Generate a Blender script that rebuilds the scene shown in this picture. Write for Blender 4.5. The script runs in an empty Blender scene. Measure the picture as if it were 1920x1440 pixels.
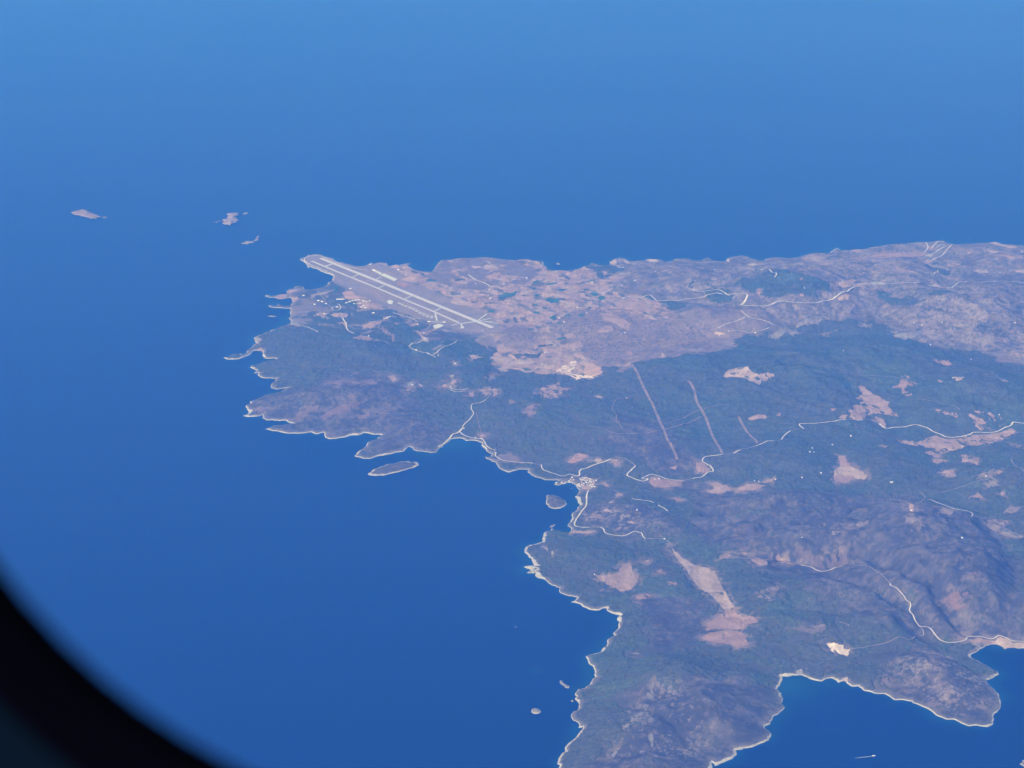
import bpy, bmesh, math, random
import numpy as np
from mathutils import Vector

random.seed(7)
RS = np.random.RandomState(11)

# ------------------------------------------------------------------ camera, world, sun, haze
SC = bpy.context.scene
CAM_H = 9000.0
PITCH = math.radians(18.5)
HFOV = math.radians(26.0)
PW, PH = 1920.0, 1440.0
FPX = PW / 2 / math.tan(HFOV / 2)

cam_data = bpy.data.cameras.new('camera')
cam = bpy.data.objects.new('camera', cam_data)
SC.collection.objects.link(cam)
cam.location = (0, 0, 0)          # the ground is lowered by CAM_H at the very end: sea level lies at z = -9000
cam.rotation_euler = (math.pi / 2 - PITCH, 0, 0)
cam_data.sensor_width = 36.0
cam_data.angle = HFOV
cam_data.clip_start = 0.01
cam_data.clip_end = 900000.0
cam_data.dof.use_dof = True
cam_data.dof.focus_distance = 26000.0
cam_data.dof.aperture_fstop = 15.0
SC.camera = cam

SUN_ELEV = math.radians(41)
SUN_AZ = math.atan2(-0.62, -0.78)          # azimuth of the sun measured from +Y towards +X (behind the camera, to its left)
world = bpy.data.worlds.new('World')
SC.world = world
world.use_nodes = True
nt = world.node_tree
nt.nodes.clear()
sky = nt.nodes.new('ShaderNodeTexSky')
sky.sky_type = 'NISHITA'
sky.sun_disc = False
sky.sun_elevation = SUN_ELEV
sky.sun_rotation = SUN_AZ
sky.altitude = 0
bg = nt.nodes.new('ShaderNodeBackground')
bg.inputs['Strength'].default_value = 0.10
wo = nt.nodes.new('ShaderNodeOutputWorld')
nt.links.new(sky.outputs[0], bg.inputs['Color'])
nt.links.new(bg.outputs[0], wo.inputs['Surface'])

sun_data = bpy.data.lights.new('sun', 'SUN')
sun_data.energy = 4.2
sun_data.angle = math.radians(0.5)
sun_data.color = (1.0, 0.95, 0.88)
sun = bpy.data.objects.new('sun', sun_data)
SC.collection.objects.link(sun)
sd = Vector((math.sin(SUN_AZ) * math.cos(SUN_ELEV), math.cos(SUN_AZ) * math.cos(SUN_ELEV), math.sin(SUN_ELEV)))
sun.rotation_euler = sd.to_track_quat('Z', 'Y').to_euler()
sun.location = (0, -3000, 12000)

HAZE_DENSITY = 2.75e-5
HAZE_COLOR = (0.022, 0.215, 1.0)
HAZE_ABSORB = (1.0, 1.0, 1.0)

SC.view_settings.view_transform = 'Standard'
SC.view_settings.look = 'None'
SC.view_settings.gamma = 1.0
SC.view_settings.exposure = 0.38
try:
    SC.view_settings.use_curve_mapping = False
except Exception:
    pass
SC.cycles.volume_bounces = 1
SC.cycles.max_bounces = 4
SC.cycles.use_denoising = True

# ------------------------------------------------------------------ small helpers
COL = SC.collection

def tag(o, label=None, cat=None, group=None, kind=None):
    if label: o['label'] = label
    if cat: o['category'] = cat
    if group: o['group'] = group
    if kind: o['kind'] = kind
    return o

def link(name, me, mat=None, parent=None):
    if mat is not None and len(me.materials) == 0:
        me.materials.append(mat)
    o = bpy.data.objects.new(name, me)
    COL.objects.link(o)
    if parent: o.parent = parent
    return o

def np_mesh(name, co, faces, color=None, smooth=True):
    """co (n,3), faces (m,k) int array of equal sized faces."""
    me = bpy.data.meshes.new(name)
    co = np.ascontiguousarray(co, dtype=np.float32)
    faces = np.ascontiguousarray(faces, dtype=np.int32)
    k = faces.shape[1]
    me.vertices.add(len(co)); me.vertices.foreach_set('co', co.ravel())
    me.loops.add(faces.size); me.loops.foreach_set('vertex_index', faces.ravel())
    me.polygons.add(len(faces))
    me.polygons.foreach_set('loop_start', np.arange(0, faces.size, k, dtype=np.int32))
    me.polygons.foreach_set('use_smooth', np.full(len(faces), smooth))
    me.update(calc_edges=True)
    if color is not None:
        a = me.color_attributes.new('albedo', 'FLOAT_COLOR', 'POINT')
        c = np.ones((len(co), 4), dtype=np.float32); c[:, :3] = color
        a.data.foreach_set('color', c.ravel())
    return me

# picture <-> world for a given ground height (used to place traced features in the real world)
CP, SP = math.cos(PITCH), math.sin(PITCH)
def ray(px, py):
    x = (np.asarray(px, float) - PW / 2) / FPX
    y = (PH / 2 - np.asarray(py, float)) / FPX
    return x, CP + y * SP, -SP + y * CP
def at_z(px, py, z=0.0):
    dx, dy, dz = ray(px, py)
    t = (CAM_H - z) / -dz
    return dx * t, dy * t
def to_px(x, y, z=0.0):
    zz = z - CAM_H
    f = y * CP - zz * SP
    u = y * SP + zz * CP
    return PW / 2 + FPX * x / f, PH / 2 - FPX * u / f

# value noise
TAB = RS.rand(256, 256).astype(np.float32)
def vnoise(x, y, seed=0):
    xi = np.floor(x).astype(np.int64); yi = np.floor(y).astype(np.int64)
    fx = x - xi; fy = y - yi
    fx = fx * fx * fx * (fx * (fx * 6 - 15) + 10); fy = fy * fy * fy * (fy * (fy * 6 - 15) + 10)
    xi = xi + seed * 37; yi = yi + seed * 91
    a = TAB[yi & 255, xi & 255]; b = TAB[yi & 255, (xi + 1) & 255]
    c = TAB[(yi + 1) & 255, xi & 255]; d = TAB[(yi + 1) & 255, (xi + 1) & 255]
    return (a + (b - a) * fx) * (1 - fy) + (c + (d - c) * fx) * fy
def fbm(x, y, wl, octv=4, seed=0, gain=0.5):
    s = 0; a = 1.0; t = 0
    for i in range(octv):
        ca, sa = math.cos(0.6 * i + seed), math.sin(0.6 * i + seed)
        s = s + a * vnoise((x * ca - y * sa) / wl, (x * sa + y * ca) / wl, seed + i * 3)
        t += a; a *= gain; wl *= 0.5
    return s / t
def ridged(x, y, wl, octv=4, seed=0):
    s = 0; a = 1.0; t = 0
    for i in range(octv):
        ca, sa = math.cos(0.7 * i + seed), math.sin(0.7 * i + seed)
        n = vnoise((x * ca - y * sa) / wl, (x * sa + y * ca) / wl, seed + i * 5)
        s = s + a * (1 - np.abs(2 * n - 1)); t += a; a *= 0.5; wl *= 0.5
    return s / t
def sstep(a, b, x):
    t = np.clip((x - a) / (b - a), 0, 1)
    return t * t * (3 - 2 * t)

def in_poly(poly, x, y):
    p = np.asarray(poly, float); r = np.zeros(np.shape(x), bool)
    x0, y0 = p[:, 0], p[:, 1]; x1, y1 = np.roll(x0, -1), np.roll(y0, -1)
    for a, b, c, d in zip(x0, y0, x1, y1):
        if b == d: continue
        m = ((b > y) != (d > y)) & (x < (c - a) * (y - b) / (d - b) + a)
        r ^= m
    return r

def seg_dist(pts, x, y, closed=True):
    p = np.asarray(pts, float); q = np.roll(p, -1, 0) if closed else p[1:]
    if not closed: p = p[:-1]
    best = np.full(x.shape, 1e18)
    for (ax, ay), (bx, by) in zip(p, q):
        vx, vy = bx - ax, by - ay
        L = vx * vx + vy * vy + 1e-9
        t = np.clip(((x - ax) * vx + (y - ay) * vy) / L, 0, 1)
        d = (x - ax - t * vx) ** 2 + (y - ay - t * vy) ** 2
        np.minimum(best, d, out=best)
    return np.sqrt(best)

def crop(ox, oy, s, pts):
    return [(ox + u / s, oy + v / s) for u, v in pts]

# ------------------------------------------------------------------ traced coast (far coast first, then round the near side)
COAST = [(2560,470),(2300,474),(2100,466),(2000,463),(1920,460.6),(1879,458),(1867.5,453),(1852.5,455),(1832,456),(1819,457),(1785,458),(1768,451.5),(1759,451.5),(1736,454),(1700,457),(1672,458),
(1650,461.5),(1622,467),(1594,469),(1577,471),(1570,465),(1564,468),(1557,474),(1540,474.7),(1521,475),(1508,478.5),(1500.6,482),(1474,484),(1455.6,482),(1442.5,484),
(1435,489),(1420,489),(1405,484),(1390,479),(1379,481),(1364,486),(1360,489.7),(1345,490),(1334,488),(1326,483),(1319,486),(1311,489),(1296,488.4),(1290.6,485),(1270,485),
(1262.5,488.4),(1250,491),(1233,486.7),(1216.7,485),(1211.7,489),(1183,490),(1175,487.5),(1161.7,483),(1153,486),(1150,490),(1142.5,491),(1148,496),(1120,497.5),(1110,493),
(1105,496.7),(1086.7,504),(1066.7,507.5),(1043,507.5),(1023,503.7),(1017.5,496.7),(1016.7,490),(1001.7,489),(993,486.7),(970,488),(956.7,487.5),(930,485),(910,482.5),(880,484),
(856.7,485),(830,487.5),(823,493),(816.7,501.7),(813,509),(800,510),(783,508),(771.7,504),(770,494),(756.7,495),(753,499),(743,496),(731.7,499),(720,492.5),(708,492.5),
(701.7,495),(695,492.5),(681.7,499),(665,499),(646.7,494),(625,485),(601.7,477.5),(588,477),(578,478),(575,481.7),(564,485),(568,490),(578,499),(576.5,502),(583,499.7),
(596.7,505),(613,513),(626,519),(623,526.7),(615,534),(603,539),(590,542),(575,543),(568,538),(561.7,536),(554,536.7),(552.5,541),(543,542.5),(536,546),(539,551),(530,551.7),
(518,554),(506.7,556),(502.5,553),(497.5,555),(508,558),(516.7,558),(523,561),(538,559),(545,558),(550,566.7),(546.7,572.5),(536.7,574.7),(521.7,570),(516.7,574),(508,571.7),
(503,574),(513,577),(533,578),(544,578),(544.7,586.7),(546,601.7),(537.5,610),(530,611.7),(508,621),(493,626),(486,629),(476.7,634),(478,640),(481.7,644),(471.7,651.7),
(463,658),(461.7,662.5),(455,667),(450,662.5),(440,663.7),(419,671),(426.7,674),(448,673),(458,669),(466,666),(473,658),(491.7,658),(493,665),(496,671.7),(503,672.5),
(516.7,671.7),(520,674),(500,676.7),(483,683),(469,689),(480.6,694),(476,700),(486,699),(485,704.7),(490,708),(505,709),(516,710),(520,709),(513,717),(508.7,727),
(520,730),(542.5,727),(527.5,734),(501,740),(484,747),(469,753),(461,761),(465.6,769),(456,780),(475,781),(492,777),(492,784),(501,788),(531,788),(539,789),(554,794),
(531,796.6),(514,798),(498,804.6),(512.5,808),(539,812.5),(557.5,813),(584,810),(593,814),(607,810.6),(611,821),(617.5,823),(644,820),(670,816),(681,811.6),(692.5,812.5),
(702,815),(717,816),(709,821),(691,829),(679,842.5),(665,855),(676,857.5),(694,860),(719,854),(741,848),(756,846.5),(765,837),(775,843),(792,846),(809,849),(820,847),
(823,840),(831,835),(846,823),(863,821.5),(874,826.6),(895,826.6),(905,831),(903,836),(912,843),(924,851),(922,855.6),(910,856.6),(913,860),(920,862),(934,872.5),
(944,882),(952,885.6),(972,880),(992.5,880),(990,885.6),(1002,893),(1022.5,900),(1049.5,900.6),(1042.5,904.5),(1040,909),(1048,910),(1053.4,907),(1060,907),(1064,904),
(1069,905),(1080,909),(1083,914),(1088,920),(1083,927),(1079,932),(1083,936.6),(1084,941),(1089,947.5),(1084,954),(1074,961.6),(1070.6,976),(1068,987.5),(1072.5,993),
(1067,1000),(1054,997),(1035,991),(1020,1006),(1018,1015.6),(1001,1021),(987,1025),(984,1029.7),(992,1042),(999,1055),(1005,1061.6),(996.6,1060.6),(982.5,1063),
(994.7,1068),(988,1074),(1005,1075.6),(1010,1084),(1020,1086),(1029,1094),(1044,1101),(1051,1102),(1052,1112),(1065,1117),(1082.5,1120),(1071,1129),(1087.5,1132.5),
(1100,1140),(1117.5,1144.5),(1137.5,1140),(1147.5,1150),(1164,1154),(1160,1170),(1150,1187.5),(1139,1202.5),(1137.5,1212.5),(1120,1225),(1107.5,1227.5),(1099,1231),
(1104,1242.5),(1114,1252.5),(1117.5,1270),(1105,1285),(1085,1292.5),(1079.5,1300),(1079.5,1312),(1086,1327.5),(1071,1342.5),(1085,1355),(1085,1365),(1094,1362.5),
(1082.5,1380),(1060,1402.5),(1047.5,1422.5),(1051,1435),(1042,1470),(1050,1520),(1075,1580),(1150,1610),(1240,1590),(1290,1530),(1318,1480),(1335,1436),(1332.5,1426),(1340,1436),(1372.5,1422.5),(1380,1416),(1380,1406),
(1400,1402.5),(1430,1392.5),(1441,1387.5),(1445,1375),(1441,1371),(1432.5,1362.5),(1444,1357.5),(1447.5,1347.5),(1469,1330),(1466,1315),(1464,1302.5),(1455,1292.5),
(1457.5,1287.5),(1464,1279),(1464,1267.5),(1490,1266),(1505,1266),(1522.5,1274),(1540,1277.5),(1560,1271),(1572.5,1280),(1585,1276),(1595,1286),(1610,1286),(1620,1295),
(1647.5,1301),(1660,1301),(1677.5,1312.5),(1710,1315),(1730,1325),(1747.5,1334),(1762.5,1344),(1790,1349),(1815,1361),(1851,1363),(1862.5,1350),(1864,1337.5),(1875,1324),
(1871,1300),(1857.5,1287.5),(1847.5,1275),(1869,1259),(1835,1240),(1820,1232.5),(1835,1217.5),(1850,1210),(1867.5,1207.5),(1884,1217.5),(1897.5,1214),(1920,1215),
(1960,1222),(2010,1236),(2060,1228),(2120,1250),(2200,1290),(2300,1285),(2400,1260),(2560,1240)]

def fractal(pts, closed=True, it=2, amp=0.10, rng=None, mn=30.0):
    rng = rng or random.Random(3)
    P = [tuple(map(float, p)) for p in pts]
    for k in range(it):
        Q = []; n = len(P)
        for i in range(n if closed else n - 1):
            a, b = P[i], P[(i + 1) % n]
            Q.append(a)
            L = math.hypot(b[0] - a[0], b[1] - a[1])
            if L > mn:
                o = rng.gauss(0, amp) * min(L, 260)
                Q.append(((a[0] + b[0]) / 2 - (b[1] - a[1]) / L * o, (a[1] + b[1]) / 2 + (b[0] - a[0]) / L * o))
        if not closed: Q.append(P[-1])
        P = Q
    return P

cx_, cy_ = at_z(*np.array(COAST).T)
coast_w = np.array(fractal(list(zip(cx_, cy_)), it=2, amp=0.09))

# ------------------------------------------------------------------ land lattice (denser towards the viewer, as detail needs it)
STEP = 1.5
gx = np.arange(400, 2440, STEP); gy = np.arange(446, 1640, STEP)
GX, GY = np.meshgrid(gx, gy)
WX, WY = at_z(GX, GY)
NR, NC = GX.shape
# signed distance to the coast
cs = 4
cgx = np.arange(gx[0], gx[-1] + STEP * cs * 1.5, STEP * cs); cgy = np.arange(gy[0], gy[-1] + STEP * cs * 1.5, STEP * cs)
CGX, CGY = np.meshgrid(cgx, cgy)
CWX, CWY = at_z(CGX, CGY)
cd = seg_dist(np.column_stack(at_z(*np.array(COAST).T)), CWX, CWY)
def bilin(A, ox, oy, st, x, y):
    fx = np.clip((np.asarray(x, float) - ox) / st, 0, A.shape[1] - 1.001); fy = np.clip((np.asarray(y, float) - oy) / st, 0, A.shape[0] - 1.001)
    i = fx.astype(int); j = fy.astype(int); fx = fx - i; fy = fy - j
    return (A[j, i] * (1 - fx) + A[j, i + 1] * fx) * (1 - fy) + (A[j + 1, i] * (1 - fx) + A[j + 1, i + 1] * fx) * fy
D = bilin(cd, cgx[0], cgy[0], STEP * cs, GX, GY)
nearm = D < 220
cpx = np.column_stack(to_px(coast_w[:, 0], coast_w[:, 1]))
nx, ny = WX[nearm], WY[nearm]
dn = np.full(nx.shape, 1e18)
ngx = GX[nearm]
order = np.argsort(ngx); sx = ngx[order]
for k in range(len(coast_w)):
    a = coast_w[k]; b = coast_w[(k + 1) % len(coast_w)]
    pa, pb = cpx[k][0], cpx[(k + 1) % len(coast_w)][0]
    lo = np.searchsorted(sx, min(pa, pb) - 60); hi = np.searchsorted(sx, max(pa, pb) + 60)
    if hi <= lo: continue
    ids = order[lo:hi]
    vx, vy = b - a; L = vx * vx + vy * vy + 1e-9
    X = nx[ids] - a[0]; Y = ny[ids] - a[1]
    t = np.clip((X * vx + Y * vy) / L, 0, 1)
    dn[ids] = np.minimum(dn[ids], (X - t * vx) ** 2 + (Y - t * vy) ** 2)
D[nearm] = np.minimum(np.sqrt(dn), 260)
INSIDE = in_poly(cpx, GX, GY)
SDF = np.where(INSIDE, D, -D)

# hills: where the summit is seen, height, half widths (across, away), turn
HILLS = [(640,662,125,800,900,0),(560,650,80,500,600,0),(700,610,45,350,500,0),(830,655,90,420,600,.3),(760,632,60,350,400,0),
(640,730,160,800,600,.5),(550,762,95,600,500,.2),(735,790,110,600,500,.4),(725,838,45,250,300,0),(870,705,85,500,600,0),(900,480,20,300,400,0),
(1000,765,130,800,900,.2),(1120,790,140,900,900,0),(975,622,85,320,420,0),(1115,612,95,480,500,0),(1160,600,60,300,400,0),(1070,640,50,300,300,0),
(1300,590,150,700,700,0),(1410,590,140,420,600,0),(1500,520,300,1000,1300,0),(1600,500,140,600,900,0),(1700,510,170,700,1300,0),(1810,560,240,1100,1400,0),
(1880,480,90,500,900,0),(1300,510,110,600,900,0),(1200,515,80,400,600,0),(1390,495,80,300,500,0),(1300,700,150,1000,1200,0),(1500,700,240,1100,1500,0),(1660,670,220,900,1100,0),
(1450,850,130,700,900,0),(1660,860,120,500,700,0),(1850,720,240,1000,1200,0),(1240,840,110,600,700,0),(1760,760,140,500,500,0),(1560,770,90,500,700,0),
(1180,950,120,420,420,0),(1240,985,110,420,350,0),(1080,1030,100,430,420,.2),(1260,1075,70,300,500,0),(1150,1150,80,500,500,0),(1020,1050,40,180,250,0),
(1450,940,170,800,500,.3),(1560,985,250,900,450,.25),(1710,970,290,900,700,0),(1400,990,120,300,260,0),(1800,1060,320,1000,900,0),(1590,1100,180,700,450,-.3),(1660,1040,200,700,300,.1),
(1440,1110,110,400,500,0),(1500,1170,120,500,450,0),(1650,1160,150,500,350,0),(1250,1250,180,520,480,0),(1330,1310,190,560,450,.2),(1190,1350,150,450,380,0),(1410,1270,110,330,350,0),
(1750,1240,150,420,300,-.4),(1640,1265,70,350,240,0),(1810,1290,95,300,260,-.3),(1850,1150,160,500,400,0),(1960,1100,220,900,900,0),(2100,900,300,1200,1800,0),(2250,700,260,1200,2000,0),
(1160,1480,160,500,500,0),(1250,1430,140,400,300,0),(1400,1350,70,250,250,0),(1910,900,180,700,900,0)]
VALLEYS = [([(1331,973),(1391,974),(1447,976),(1494,967),(1560,957),(1620,948)],120,85),([(1405,1016),(1450,1012),(1485,1010),(1541,998),(1616,974),(1680,955)],120,90),
([(1470,1062),(1519,1070),(1545,1078),(1580,1068),(1612,1064),(1640,1075),(1665,1096),(1705,1122),(1740,1135),(1760,1152),(1785,1177),(1812,1196)],130,110),
([(1560,1100),(1600,1120),(1650,1140),(1700,1160),(1725,1180)],100,110),([(1262,1030),(1300,1080),(1345,1130),(1370,1190)],30,260),
([(1190,860),(1230,880),(1300,900),(1400,905),(1450,895)],35,200),([(1700,1190),(1760,1215),(1800,1235),(1850,1265)],90,110),([(1745,545),(1765,560),(1775,520),(1750,500)],70,150),
([(1590,560),(1640,600),(1680,610),(1740,630)],60,220),([(1470,1200),(1440,1240),(1465,1280)],60,160),([(1270,1330),(1300,1380),(1330,1430)],50,140),([(1330,640),(1400,640),(1480,660),(1560,640)],50,300),
([(1860,1010),(1900,1060),(1905,1130),(1880,1190)],80,160),([(1600,740),(1640,790),(1760,830),(1880,810)],50,300),([(960,700),(900,740),(880,790),(860,820)],40,200)]

# plain and airfield (flat ground) polygons
PLAIN = [(564,470),(627,519),(640,548),(665,562),(700,577),(740,583),(800,604),(850,614),(915,618),(928,640),(934,651),(934,662),(916,670),(930,686),(960,692),(1010,700),(1050,700),(1090,708),(1130,698),
(1140,682),(1180,684),(1195,668),(1240,664),(1262,668),(1300,655),(1345,655),(1330,632),(1350,618),(1300,600),(1260,580),(1225,566),(1190,552),(1150,545),(1130,525),(1090,500),(1043,500),(1010,480),(900,470),(700,470)]
AIRF = [(556,470),(575,505),(600,515),(640,537),(700,566),(760,588),(820,610),(880,622),(945,622),(930,596),(860,566),(800,540),(760,520),(735,500),(690,488),(640,470)]
def soft_poly(poly, feather_m, warp_m=0, seed=1):
    # soft membership 0..1 computed on a coarse grid then interpolated
    pw = np.column_stack(at_z(*np.array(poly, float).T))
    d = seg_dist(pw, CWX, CWY)
    s = np.where(in_poly(poly, CGX, CGY), d, -d)
    S = bilin(s, cgx[0], cgy[0], STEP * cs, GX, GY)
    if warp_m:
        S = S + (fbm(WX, WY, warp_m * 2.2, 5, seed, 0.6) - 0.5) * 2.4 * warp_m
    return sstep(-feather_m, feather_m, S)

rise = 1 - np.exp(-np.maximum(D, 0) / 320.0)
plain_m = soft_poly(PLAIN, 250)
air_m = soft_poly(AIRF, 60)
Hf = np.zeros_like(WX)
for (px, py, h, rx, ry, rot) in HILLS:
    hx, hy = at_z(px, py, h)
    # turn the radius into a broad bell
    c, s = math.cos(rot), math.sin(rot)
    dx = WX - hx; dy = WY - hy
    u = (dx * c + dy * s) / rx; v = (-dx * s + dy * c) / ry
    q = u * u + v * v
    b = h * np.exp(-q * 0.9)
    Hf = np.maximum(Hf, b) * 0.75 + (Hf + b) * 0.25 - np.minimum(Hf, b) * 0.12
Hf = np.maximum(Hf, 0)
warpx = (fbm(WX, WY, 900, 3, 5) - .5) * 500; warpy = (fbm(WX, WY, 900, 3, 6) - .5) * 500
R1 = ridged(WX + warpx, WY + warpy, 1500, 5, 2)
R2 = ridged(WX + warpx * .5, WY + warpy * .5, 480, 4, 9)
rough = (0.35 + Hf / 160.0)
Hf = Hf + (R1 - 0.55) * 98 * rough * (1 - 0.85 * plain_m) + (R2 - 0.55) * 44 * rough * (1 - 0.8 * plain_m)
Hf = Hf + (ridged(WX + warpx * .3, WY - warpy * .3, 210, 3, 13) - .55) * 15 * rough * (1 - .85 * plain_m)
for pts, dep, wid in VALLEYS:
    pw = np.column_stack(at_z(*np.array(pts, float).T))
    d = bilin(seg_dist(pw, CWX, CWY, closed=False), cgx[0], cgy[0], STEP * cs, GX, GY)
    d = d + (fbm(WX, WY, 300, 3, 12) - .5) * 120
    Hf = Hf - dep * np.exp(-(np.maximum(d, 0) / wid) ** 2)
Hf = np.maximum(Hf, 6 + 20 * fbm(WX, WY, 600, 3, 4))
Hf = Hf * (1 - plain_m) + (np.minimum(Hf, 1e9) * 0.55 + 10) * plain_m
Hf = Hf * (1 - air_m) + 14.0 * air_m
land = Hf * rise + 7 * (1 - np.exp(-np.maximum(D, 0) / 14.0)) + (fbm(WX, WY, 60, 3, 21) - .5) * 7 * rise * (1 - air_m)
Z = np.where(SDF > 0, np.maximum(land, 0.05 * np.minimum(D, 20)), -0.35 * D)

def height(x, y):
    u, v = to_px(x, y)
    return bilin(Z, gx[0], gy[0], STEP, u, v)
def on_land(px, py):
    """world x, y of the ground that is seen at a picture point"""
    z = np.zeros(np.shape(px))
    for _ in range(14):
        x, y = at_z(px, py, z)
        z = z * 0.4 + 0.6 * np.maximum(height(x, y), 0)
    return at_z(px, py, z)
def ground_px(pts):
    x, y = on_land(*np.array(pts, float).T)
    return np.column_stack(to_px(x, y))
def areas(polys, feather, warp, seed=1):
    m = np.zeros_like(WX)
    for p in polys:
        m = np.maximum(m, soft_poly(ground_px(p), feather, warp, seed))
    return m

C_PALE = np.array((0.36, 0.355, 0.34))
SOIL_A = (0.40, 0.30, 0.255); SOIL_R = (0.37, 0.262, 0.225); SOIL_P = (0.46, 0.37, 0.32); SOIL_W = (0.84, 0.72, 0.62)
c1 = lambda p: crop(960, 860, 5.3333, p)
c2 = lambda p: crop(1260, 860, 5.3333, p)
c3 = lambda p: crop(1560, 640, 5.3333, p)
c4 = lambda p: crop(1300, 640, 5.3333, p)
c5 = lambda p: crop(1000, 640, 5.3333, p)
c6 = lambda p: crop(700, 640, 5.3333, p)
c7 = lambda p: crop(1240, 1080, 4, p)
c8 = lambda p: crop(1560, 860, 5.3333, p)
c9 = lambda p: crop(400, 640, 5.3333, p)
c10 = lambda p: crop(1560, 440, 5.3333, p)
c11 = lambda p: crop(1240, 440, 5.3333, p)
c12 = lambda p: crop(960, 460, 6, p)
c13 = lambda p: crop(680, 460, 6, p)
c14 = lambda p: crop(400, 460, 6, p)
c15 = lambda p: crop(560, 470, 9.6, p)
c16 = lambda p: crop(700, 500, 7.385, p)
c17 = lambda p: crop(1560, 1080, 4, p)
c18 = lambda p: crop(960, 1080, 4, p)
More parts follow.
